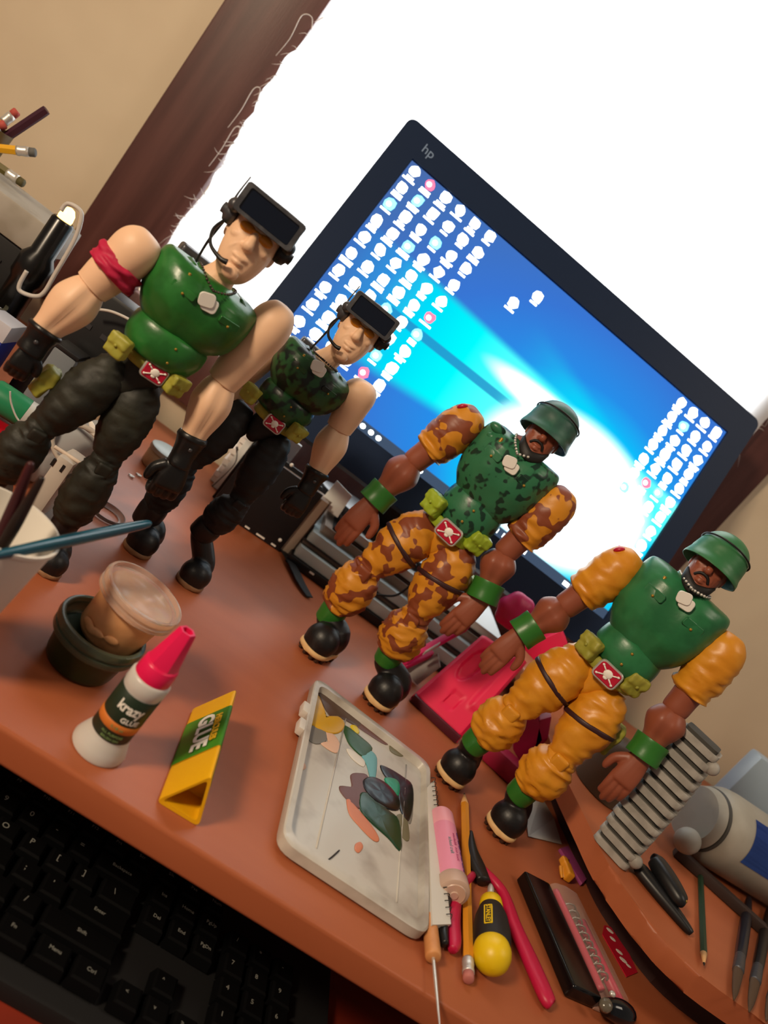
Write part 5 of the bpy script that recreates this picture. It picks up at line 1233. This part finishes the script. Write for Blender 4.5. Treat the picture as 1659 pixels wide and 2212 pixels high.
for i in range(NU): bm.faces.new((Gb[0][i], Gb[0][i+1], G[0][i+1], G[0][i])); bm.faces.new((G[NV][i], G[NV][i+1], Gb[NV][i+1], Gb[NV][i]))
for j in range(NV): bm.faces.new((G[j][0], G[j+1][0], Gb[j+1][0], Gb[j][0])); bm.faces.new((Gb[j][NU], Gb[j+1][NU], G[j+1][NU], G[j][NU]))
obj('hood_panel', bm, m_pkv, t, angle=45)
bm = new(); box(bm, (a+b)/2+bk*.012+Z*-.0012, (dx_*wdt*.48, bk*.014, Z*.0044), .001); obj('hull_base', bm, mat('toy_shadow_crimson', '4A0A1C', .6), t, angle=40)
# side rails with grey inserts on the left
y_ = a.y+.045
for (x0_, y0_, x1_, y1_, r_) in ((878, 1425, 1010, 1352, .0052), (870, 1440, 930, 1412, .0045)):
    bm = new(); p, q = at(x0_, y0_, y_), at(x1_, y1_, y_+.02); d = (q-p).normalized(); box(bm, (p+q)/2, (d*(q-p).length/2, Z*r_, d.cross(Z).normalized()*r_*.8), .0015); obj('side_rail', bm, m_pkd, t, angle=40)
bm = new(); p = at(922, 1407, y_-.006); q = at(942, 1395, y_-.004); box(bm, (p+q)/2, ((q-p)*.8, Z*.0028, Y*.002), .0006); obj('rail_insert', bm, mat('insert_grey', 'A59A94', .5), t, angle=40)
bm = new(); pl = [at(868, 1450, y_+.01), at(945, 1412, y_+.02), at(950, 1442, y_+.012), at(890, 1492, y_)]
prism(bm, [V((p.x, p.y, max(p.z, .002))) for p in pl], V((.002, .004, 0)), 0); obj('grey_plate', bm, mat('plate_grey', '8A8480', .4), t, smooth=False)
yc = pd_.y+.012
bm = new(); c_ = at(1112, 1320, yc); sc_ = depth_scale(c_); ell(bm, c_, (X*40*sc_, Y*26*sc_, Z*44*sc_), 28)
for v in bm.verts:
    q = (v.co-c_); v.co += q*.05*math.cos(math.atan2(q.z, q.x)*6)
obj('canopy_dome', bm, m_pkd, t)
bm = new(); pl = [at(1128, 1400, yc-.01), at(1215, 1362, yc), at(1228, 1392, yc), at(1222, 1408, yc-.005), at(1165, 1440, yc-.012)]
prism(bm, pl, V((.004, .024, 0)), .003, 2); obj('tail_wedge', bm, m_pkv, t, angle=40)
# struts down to the desk, under the rear
yl = b.y+.012
for pl, nm in (([(1110, 1560), (1160, 1540), (1175, 1600), (1125, 1650), (1108, 1620)], 'rear_block'), ([(1165, 1555), (1192, 1548), (1172, 1668), (1140, 1680)], 'rear_strut'), ([(1178, 1620), (1236, 1575), (1240, 1600), (1190, 1660)], 'rear_fin')):
    bm = new(); prism(bm, [at(x_, y2, yl+.015) for x_, y2 in pl], V((.003, .018, 0)), .0015); obj(nm, bm, mat('toy_deep_crimson', '8A0E34', .45), t, angle=40)
bm = new(); p, q = at(1040, 1655, b.y+.01), at(1110, 1690, b.y+.012); pb_ = on(1075, 1690); box(bm, V((pb_.x+.005, pb_.y+.025, .011)), (dx_*.022, bk*.012, Z*.0105), .004); obj('wheel_arch', bm, mat('toy_deep_crimson', '8A0E34', .45), t, angle=40)

# ---- black binder with rivets and a thick block of pages
p0 = on(602, 1192); p1 = on(452, 1092)
y0b = p0.y
dxb = (p1-p0); wb = dxb.length; dxb.normalize(); bkb = Z.cross(dxb); bkb = bkb if bkb.y > 0 else -bkb
hb = at(692, 1066, y0b).z
t = thing('black_binder', (p0+p1)/2, 'black riveted binder standing upright behind the second figure', 'binder')
bm = new(); box(bm, (p0+p1)/2+Z*(hb/2+.0003)+bkb*.001, (dxb*wb/2, bkb*.001, Z*hb/2), .0006); cv = obj('front_cover', bm, mat('binder_black', '101014', .5), t, angle=40)
bm = new(); box(bm, (p0+p1)/2+Z*(hb/2+.0003)+bkb*.031, (dxb*wb/2, bkb*.001, Z*hb/2), .0006); obj('back_cover', bm, MATS['binder_black'], t, angle=40)
m_pg = mat('page_tan', '9C8878', .8); m_pg2 = mat('page_brown', '6A5548', .8)
for i in range(12):
    s_ = .0030+.0022*i; bm = new(); dl = .018+.003*math.sin(i*2.1)
    box(bm, (p0+p1)/2-dxb*(.004+dl*(.6+.03*i))+Z*(hb*.47+.0008)+bkb*(s_+.0008), (dxb*(wb/2-.003), bkb*.00085, Z*hb*.46), 0); obj('page', bm, (m_pg, m_pg2, m_pg)[i % 3], t, smooth=False)
for (x_, y2) in ((630, 1004), (605, 1166)):
    c_ = at(x_, y2, y0b); bm = new(); ell(bm, c_-bkb*.0012, (dxb*.0022, bkb*.0012, Z*.0022), 10); obj('rivet', bm, m_white, cv)
for i in range(4):
    c_ = p0+dxb*(.010+.018*i)+Z*.0035-bkb*.0004; bm = new(); box(bm, c_, (dxb*(.0055 if i % 2 else .003), bkb*.0004, Z*.0009), 0); obj('edge_mark', bm, m_white, cv, smooth=False)
# ---- white pad of papers left of the binder
y1b = y0b+.065
p0, p1 = at(566, 1000, y1b), at(470, 950, y1b)
t = thing('paper_stack', V(((p0.x+p1.x)/2, y1b, 0)), 'white papers stacked upright behind the legs of the second figure', 'paper')
xl, xr = at(432, 1100, y1b).x-.012, at(570, 980, y1b).x+.006; zt = at(530, 935, y1b).z+.012
for i in range(10):
    z0_ = .0006+zt*i/10; bm = new(); o_ = .003*math.sin(i*3.3); abox(bm, (xl+o_, y1b+.002*math.cos(i*2), z0_), (xr+o_*.6, y1b+.06, z0_+zt/10*.80)); obj('paper_pad', bm, mat('pad_white', 'EAE2DA', .75), t, smooth=False)
bm = new(); abox(bm, (xl+.004, y1b+.006, .0008), (xr-.006, y1b+.055, zt)); obj('pad_gap', bm, mat('gap_dark', '221C1A', .8), t, smooth=False)
# brown cable bowing in front of the papers
bm = new(); pts = [at(x_, y2, y1b-.012) for x_, y2 in ((512, 965), (508, 1000), (470, 1040), (430, 1075), (413, 1105), (420, 1130))]
pts[-1] = on(424, 1128, .0016)
tube(bm, pts, .0013, n=8); obj('brown_cable', bm, mat('cable_brown', '2A1710', .5), label='thin brown cable bowing in front of the white papers', cat='cable')
# ---- black strap on the desk
pts = [on(608, 1185, .001), on(632, 1225, .003), on(650, 1262, .003), on(668, 1292, .0015)]
bm = new(); loft(bm, [p+Z*.0012 for p in pts], [(.0065, .0008), (.0075, .0010), (.0070, .0010), (.0050, .0008)], X, n=12); obj('black_strap', bm, m_bmatte, label='black strap lying on the desk below the binder', cat='strap')
# ---- stack of flat things under the screen
yb = .838
bx = lambda px, py: at(px, py, yb)
lft = bx(628, 1195); x0s = lft.x; x1s = bx(1040, 1470).x+.02
items = [('disc_player', .0105, '14161A', .3, 'black flat disc player with white marks at the bottom of the stack under the screen', 'disc player', 0.0, 0.0),
         ('glossy_case', .0135, 'BCC8CA', .3, 'pale grey-blue glossy case lowest above the black disc player', 'case', .004, .005),
         ('flat_book', .0055, '2C2422', .5, 'dark brown book in the middle of the stack under the screen', 'book', .002, .013),
         ('glossy_case', .0130, 'B4C1C4', .3, 'pale grey-blue glossy case between the dark book and the tan magazines', 'case', .006, .016),
         ('magazine', .0105, '94857A', .7, 'tan magazine bundle near the top of the stack', 'magazine', .014, .028),
         ('flat_book', .0035, '191A1E', .5, 'thin black booklet near the top of the stack under the screen', 'book', .024, .032),
         ('magazine', .0095, 'CDD1D0', .6, 'white magazine topmost of the stack under the screen', 'magazine', .030, .034)]
z_ = .0003
for nm, h_, cx_, ro_, lb_, ct_, dx0, dy0 in items:
    lo, hi = V((x0s+dx0, yb+dy0, z_)), V((x1s-dx0*.6, yb+.145, z_+h_))
    t = thing(nm, V(((lo.x+hi.x)/2, (lo.y+hi.y)/2, z_)), lb_, ct_)
    mm = mat('stack_'+cx_, cx_, ro_)
    if nm in ('magazine', 'flat_book'):
        bm = new(); abox(bm, lo, (hi.x, hi.y, lo.z+.0009)); obj('cover', bm, mm, t, smooth=False)
        bm = new(); abox(bm, (lo.x, lo.y, hi.z-.0009), hi); obj('cover', bm, mm, t, smooth=False)
        bm = new(); abox(bm, (lo.x+.002, lo.y+.002, lo.z+.0009), (hi.x-.002, hi.y-.001, hi.z-.0009)); obj('page_block', bm, mm if nm == 'magazine' else mat('book_pages', '6E625A', .8), t, smooth=False)
    else:
        bm = new(); abox(bm, lo, hi, .0012); obj('body', bm, mm, t, angle=40)
        if nm == 'disc_player':
            for xx in (.03, .075, .16, .21): 
                bm = new(); abox(bm, (lo.x+xx, lo.y-.0006, lo.z+h_*.6), (lo.x+xx+.006, lo.y+.001, lo.z+h_*.8)); obj('front_mark', bm, m_white, t, smooth=False)
    z_ += h_+.0004

a_ = at(742, 1060, .874)
bm = new(); x_ = a_.x; prism(bm, [V((x_-.014, .8725, z_)), V((x_+.014, .8725, z_)), V((x_+.012, .876, z_+.030)), V((x_-.013, .876, z_+.034))], (0, .0012, 0))
obj('white_card', bm, mat('card_white_plain', 'F2F4F0', .6), smooth=False, label='white card standing on the white magazine behind the forearm of the second figure', cat='card')
a_ = at(630, 975, .905)
bm = new(); abox(bm, (a_.x-.050, .905, .0003), (a_.x+.006, .910, a_.z+.012), .0005); obj('white_folder', bm, mat('folder_white', 'F0F2EE', .6), smooth=False, label='white folder standing behind the black binder under the edge of the screen', cat='folder')
# white papers standing at the left end of the stack, leaning against the bezel
# black cable looping in front of the stack
bm = new(); pts = [at(x_, y2, yb-.012) for x_, y2 in ((800, 1282), (850, 1287), (880, 1270), (905, 1245), (940, 1228), (985, 1215))]
tube(bm, pts, .0014, n=8); obj('black_cable', bm, m_bmatte, label='thin black cable looping across the stack under the screen', cat='cable')

# ================================================================ CLUTTER ON THE LEFT
# ---- black box with pale lid
yk = .74; e0 = at(96, 516, yk); f0 = at(60, 640, yk)
xr = e0.x; zl = at(128, 506, yk).z; zl2 = at(152, 470, yk).z
t = thing('black_printer', (xr-.14, yk+.04, 0), 'black box-shaped printer with a pale grey lid at the left edge', 'printer')
bm = new(); abox(bm, (xr-.30, yk, .0003), (xr-.006, yk+.075, zl-.031), .003); obj('body', bm, mat('printer_black', '0D0D0E', .45), t, angle=40)
bm = new(); abox(bm, (xr-.302, yk-.004, zl-.031), (xr, yk+.078, zl), .0025); obj('lid', bm, mat('lid_grey', '9A948A', .5, c2='8A8478', scale=30), t, angle=40)
bm = new(); abox(bm, (xr-.085, yk-.006, zl-.016), (xr-.058, yk-.0035, zl-.004), .0008); obj('lid_latch', bm, mat('latch_dark', '4A4844', .5), t, angle=40)
for xx in (.02, .05):
    bm = new(); abox(bm, (xr-.30, yk-.0015, zl-.031-xx-.002), (xr-.02, yk+.001, zl-.031-xx)); obj('panel_line', bm, mat('panel_line', '1C1C1C', .5), t, smooth=False)
# ---- pencil cup on the printer (mostly outside the frame) and its pencils
pcb = V((at(-118, 425, yk+.045).x, yk+.045, zl+.0003))
t = thing('pencil_cup', pcb, 'pencil cup standing on the pale lid at the left edge', 'cup')
bm = new(); lathe(bm, [(.001, .001), (.018, .0004), (.0195, .002), (.0215, .036), (.0200, .036), (.0180, .004), (.001, .004)], pcb, Z, 32); obj('cup_wall', bm, mat('cup_olive', '5A4A28', .5), t, angle=50)
def cupstick(base_a, top_px, yy): return pcb+V((math.cos(base_a)*.014, math.sin(base_a)*.014, .006)), at(*top_px, yy)
p0, p1 = cupstick(3.4, (97, 240), yk+.05); p0 = pcb+V((.004, .004, .004))
bm = new(); limb(bm, p0, p1, [(0, .0042), (.5, .0042), (.985, .0042), (1, .0036)], Y, n=6); obj('purple_pencil', bm, mat('pencil_purple', '3A1828', .45), angle=30, label='dark purple pencil sticking up highest from the pencil cup', cat='pencil')
def upend(top_px, yy, m, label, lean=-.018, er='B04A40', a_=3.0):
    top = at(*top_px, yy); base = pcb+V((math.cos(a_)*.011, math.sin(a_)*.011, .008))
    t = thing('pencil', base, label, 'pencil'); d = (top-base); L_ = d.length; d.normalize()
    bm = new(); loft(bm, [base, top-d*.016], [.0042, .0042], Y, n=6, m=2, interp=False); obj('barrel', bm, m, t, angle=20)
    bm = new(); lathe(bm, [(.0042, L_-.017), (.0046, L_-.0150), (.0041, L_-.013), (.0046, L_-.009), (.0042, L_-.006)], base, d, 16); obj('ferrule', bm, m_silver, t)
    bm = new(); lathe(bm, [(.0040, L_-.0065), (.0040, L_-.001), (.003, L_)], base, d, 14); obj('eraser', bm, mat('eraser_'+er, er, .7), t)
upend((38, 240), yk+.062, m_pyel, 'orange pencil with silver ferrule and red eraser in the pencil cup', a_=2.2)
upend((12, 268), yk+.045, mat('pencil_orange', 'C8641A', .4), 'orange-red pencil at the very left of the pencil cup', a_=3.9)
upend((78, 330), yk+.04, mat('pencil_bright_yellow', 'D8A010', .4), 'bright yellow pencil leaning lowest out of the pencil cup', er='5A5A58', a_=4.6)
upend((52, 398), yk+.035, mat('pencil_olive', '5A5020', .5), 'short olive pen leaning out below the yellow pencil', er='4A4220', a_=5.2)
# ---- black post lamp with glowing tip and white cord
yp = .715; tp_ = at(152, 455, yp); bp0 = V((tp_.x, yp, .0003)); hp_ = tp_.z
t = thing('post_lamp', bp0, 'black post with a glowing orange tip and a white cord beside the printer', 'lamp')
bm = new(); lathe(bm, [(.020, 0), (.021, .002), (.021, .006), (.0125, .008), (.0125, hp_-.075), (.0150, hp_-.070), (.0150, hp_-.052), (.0105, hp_-.045), (.0100, hp_-.012), (.0085, hp_-.010)], bp0, Z, 28); obj('post', bm, mat('post_black', '0C0B0A', .25), t, angle=40)
bm = new(); lathe(bm, [(.0060, hp_-.012), (.0066, hp_-.008), (.0060, hp_-.003), (.0035, hp_+.001), (.001, hp_+.002)], bp0, Z, 24); obj('glowing_tip', bm, mat('glow_orange', 'FFC060', .3, emit='FFC268', estr=6), t)
bm = new(); pts = [at(x_, y2, yp-.018) for x_, y2 in ((132, 455), (145, 440), (168, 450), (176, 470), (160, 520), (120, 590), (95, 632), (75, 640), (45, 630), (42, 615), (58, 585))]
tube(bm, pts, .0019, n=8, m=60); obj('white_cord', bm, mat('cord_white', 'B9B2AA', .5), t)
# ---- glass jar, blue box, bottle, can at the far left
gj = V((at(-60, 690, .70).x, .690, .0003))
t = thing('glass_jar', gj, 'cloudy glass jar half hidden behind the gloved hand at the left edge', 'jar')
hj = at(10, 660, .70).z
bm = new(); lathe(bm, [(.001, 0), (.026, 0), (.028, .003), (.028, hj-.02), (.022, hj-.01), (.022, hj), (.020, hj), (.020, hj-.012), (.026, hj-.022), (.026, .005), (.001, .004)], gj, Z, 32); obj('jar_glass', bm, mat('cloudy_glass', '7A7A68', .15, trans=.6), t, angle=50)
bm = new(); lathe(bm, [(.001, .0045), (.0255, .0045), (.0255, hj*.62), (.001, hj*.62)], gj, Z, 28); obj('jar_contents', bm, mat('jar_grit', '5A5240', .8, c2='8A8468', scale=150, thr=(.45, .6)), t)
yb2 = .66; q = at(12, 730, yb2)
t = thing('blue_white_box', V((q.x-.02, yb2+.01, 0)), 'blue and white carton at the left edge behind the gloved hand', 'box')
bm = new(); abox(bm, (q.x-.055, yb2, .0003), (q.x+.000, yb2+.03, q.z-.006), .001); obj('carton', bm, mat('carton_blue', '26358E', .5), t, angle=40)
bm = new(); abox(bm, (q.x-.0552, yb2-.0002, q.z-.006), (q.x+.0002, yb2+.0302, q.z+.010), .001); obj('carton_top', bm, mat('carton_white', 'B9BAC4', .5), t, angle=40)
yb3 = .60; q0 = at(18, 850, yb3); rr = .012
t = thing('green_white_bottle', V((q0.x, yb3, .0)), 'green and white paint bottle lying on the red can at the left edge', 'bottle')
d = V((1, .25, -.05)).normalized(); q0 = at(-20, 845, yb3)
cz_ = 0
# red can lying on the desk carries the bottle
qc = at(15, 925, yb3); rcan = max(.02, qc.z*.52); rcan = min(rcan, .034)
bm = new(); bo = V((q0.x, yb3, q0.z)); lathe(bm, [(.001, 0), (.011, .001), (rr, .003), (rr, .028), (.001, .0281)], bo, d, 28); obj('green_end', bm, mat('bottle_green', '1E7A50', .35), t, angle=50)
bm = new(); lathe(bm, [(.001, .0280), (rr*1.0, .0282), (rr, .046), (rr*.9, .048), (.001, .0482)], bo, d, 28); obj('white_end', bm, mat('bottle_white', 'B9BAB6', .4), t, angle=50)
topz = q0.z-rr-.0012
t = thing('red_can', V((qc.x, yb3, 0)), 'shiny red can standing under the green bottle at the left edge', 'can')
bcan = V((qc.x-.006, yb3+.004, .0003)); rk = .028
bm = new(); lathe(bm, [(.001, .001), (rk*.85, 0), (rk*.92, .003), (rk, .007), (rk, topz-.008), (rk*.9, topz-.002), (rk*.86, topz), (rk*.8, topz-.002), (.001, topz-.002)], bcan, Z, 36); cn = obj('can_body', bm, mat('can_red', 'B01020', .25), t, angle=50)
bm = new(); lathe(bm, [(rk+.0002, topz*.55), (rk+.0004, topz*.56), (rk+.0004, topz*.66), (rk+.0002, topz*.67)], bcan, Z, 36, caps=False); obj('can_band', bm, mat('can_pale', 'C0A8A0', .4), cn)
# fine white wire in front of the can
bm = new(); pts = [at(x_, y2, yb3-.034) for x_, y2 in ((22, 845), (24, 870), (35, 900), (48, 915))]+[at(70, 928, yb3-.034)]
tube(bm, pts, .0007, n=6); obj('white_wire', bm, MATS['cord_white'], label='thin white wire hanging in front of the red can', cat='wire')
# ---- dark router box with white cable behind the leftmost figure
yr = .70; xa, xb = at(165, 700, yr).x, at(300, 700, yr).x; zt = at(250, 640, yr).z
t = thing('black_router', V(((xa+xb)/2, yr+.03, 0)), 'black router standing behind the leftmost figure', 'router')
bm = new(); abox(bm, (xa-.02, yr, .0003), (xb+.045, yr+.035, zt), .004); rt_ = obj('case', bm, mat('router_black', '0B0B0D', .4), t, angle=40)
for i in range(5):
    bm = new(); abox(bm, (xa-.01+.016*i, yr-.0008, zt*.75), (xa-.004+.016*i, yr+.001, zt*.78)); obj('vent', bm, mat('vent_grey', '2A2A2E', .5), rt_, smooth=False)
bm = new(); pts = [at(x_, y2, yr-.012) for x_, y2 in ((208, 668), (240, 673), (275, 688), (300, 705), (330, 730))]
tube(bm, pts, .0013, n=8); obj('white_cable', bm, MATS['cord_white'], label='white cable arching over the black router behind the green vest', cat='cable')
t = thing('grey_plastic_box', V((at(120, 760, .665).x, .68, 0)), 'grey plastic box with a black edge behind the forearm of the leftmost figure', 'box')
x0_, x1_ = at(108, 760, .665).x, at(160, 790, .665).x; zt = at(130, 755, .665).z
bm = new(); abox(bm, (x0_, .665, .0003), (x1_, .69, zt), .003); obj('box_body', bm, mat('box_grey', '6E747A', .35), t, angle=40)
bm = new(); abox(bm, (x0_-.001, .664, zt), (x1_+.001, .691, zt+.004), .001); obj('box_edge', bm, m_black, t, angle=40)
# ---- beige carton with black bands
yq = .66; xa, xb = at(205, 900, yq).x, at(262, 880, yq).x; zt = at(235, 855, yq).z
t = thing('beige_carton', V(((xa+xb)/2, yq+.02, 0)), 'beige carton with dark bands between the legs of the leftmost figure', 'carton')
bm = new(); abox(bm, (xa-.02, yq, .0003), (xb, yq+.03, zt), .001); ct = obj('carton', bm, mat('carton_beige', '9C8268', .7), t, angle=40)
for f_ in (.45, .62, .86):
    bm = new(); abox(bm, (xa-.0204, yq-.0005, zt*f_-.0016), (xb+.0004, yq+.0305, zt*f_+.0016)); obj('dark_band', bm, m_dark, ct, smooth=False)
# ---- silver tape dispenser
yq = .625; c_ = on(205, 955, .012); c_.y = yq; c_ = at(200, 930, yq)
b0 = V((c_.x, yq, .0003))
t = thing('tape_dispenser', b0, 'silvery tape dispenser with a white slot behind the legs of the leftmost figure', 'tape dispenser')
zt = at(200, 915, yq).z
m_sp = mat('dispenser_silver', '9A9C9E', .35, metal=.2)
bm = new(); loft(bm, [V((b0.x-.022, yq, .001)), V((b0.x-.020, yq, .012)), V((b0.x-.002, yq, zt*.75)), V((b0.x+.016, yq, zt)), V((b0.x+.026, yq, zt*.96))], [(.010, .004), (.011, .013), (.011, .016), (.010, .011), (.008, .003)], Y, n=18); obj('shell', bm, m_sp, t)
bm = new(); c1_ = at(203, 932, yq-.013); ell(bm, c1_, (V((.8, 0, -.6))*.010, V((.6, 0, .8))*.0026, Y*.0012), 14); obj('slot', bm, m_white, t)
# ---- clear plastic ring, white adapter, round tub, bottle caps
yq = .590; c_ = at(172, 968, yq)
bm = new(); rg = [c_+V((math.cos(a_), .25*math.sin(a_), .72*math.sin(a_)))*.021 for a_ in [2*PI*i/24 for i in range(25)]]; tube(bm, rg, .0020, n=8, m=72)
obj('clear_ring', bm, mat('ring_plastic', 'B9AEA2', .25, trans=.2), label='clear plastic ring propped between the legs of the leftmost figure', cat='ring', loc=tuple(c_))
b0 = on(135, 1018); xa, xb = on(95, 1010).x, on(158, 1060).x
t = thing('white_adapter', V((b0.x, .575, 0)), 'white plug adapter on the desk behind the shin of the leftmost figure', 'adapter')
ya = .572; x0_, x1_ = at(100, 1020, ya).x, at(158, 1010, ya).x; zt = at(125, 980, ya).z
bm = new(); abox(bm, (x0_, ya, .0003), (x1_, ya+.03, zt), .003); ad = obj('adapter_body', bm, mat('adapter_white', 'B9AFA4', .45), t, angle=40)
for dx0 in (-.004, .004):
    bm = new(); c_ = at(125, 1005, ya); abox(bm, (c_.x+dx0-.001, ya-.0006, c_.z-.003), (c_.x+dx0+.001, ya+.001, c_.z+.003)); obj('socket_slot', bm, m_dark, ad, smooth=False)
bm = new(); pp = [on(100, 1080), on(140, 1060), on(165, 1110), on(130, 1135), on(90, 1120)]
prism(bm, [p+Z*.0003 for p in pp], (0, 0, .0016), .0004); obj('grey_leaflet', bm, mat('leaflet_grey', '8E8078', .7), smooth=False, label='grey printed leaflet on the desk beside the white cup', cat='leaflet')
tb = on(332, 1018)
tb = V((tb.x, tb.y+.012, .0003))
t = thing('cream_tub', tb, 'cream-coloured round tub on the desk behind the right glove of the leftmost figure', 'tub')
bm = new(); lathe(bm, [(.001, 0), (.018, 0), (.0195, .002), (.0200, .018), (.0190, .0190), (.001, .0191)], tb, Z, 32); obj('tub_body', bm, mat('tub_cream', 'BCA98A', .5), t, angle=50)
bm = new(); lathe(bm, [(.0205, .0192), (.0210, .0205), (.0205, .0240), (.019, .0248), (.001, .0250)], tb, Z, 32); obj('tub_lid', bm, mat('tub_lid', 'A8B0A8', .4), t, angle=50)
# metal clips scattered on the desk
for x_, y2, lb_ in ((278, 1024, 'small steel clip nearest the shin of the leftmost figure'), (294, 1022, 'small steel clip in the middle of the three on the desk'), (312, 1028, 'small steel clip nearest the cream tub')):
    c_ = on(x_, y2, .0012); bm = new(); tube(bm, [c_, c_+V((.004, .002, 0)), c_+V((.006, -.001, .0006)), c_+V((.002, -.003, 0))], .0008, n=6); obj('steel_clip', bm, m_silver, label=lb_, cat='clip', group='steel clips on the desk')
# clear bottle cap ring on the desk
c_ = on(228, 1112); t_ = new(); lathe(t_, [(.012, .0003), (.0165, .0006), (.0172, .002), (.0168, .0045), (.0160, .0045), (.0160, .0015), (.012, .0012)], c_, Z, 40, caps=False); obj('clear_disc', t_, mat('lid_smoky', 'B49A90', .2, trans=.7, ior=1.2), label='clear round lid lying on the desk beside the shin of the leftmost figure', cat='disc')
# tangled thin cables
rnd = random.Random(21)
for k, (pts, m_, lb_) in enumerate((([(152, 900, .61), (185, 925, .60), (215, 950, .59), (238, 985, .58)], MATS['cord_white'], 'white cable sagging over the tape dispenser'),
                                    ([(118, 965, .58), (150, 985, .58), (180, 1005, .575), (200, 1020, .57)], mat('cord_cream', 'C9B7A6', .5), 'cream cable in front of the white adapter'))):
    bm = new(); tube(bm, [at(*p) for p in pts], .0015, n=8); obj('loose_cable', bm, m_, label=lb_, cat='cable')
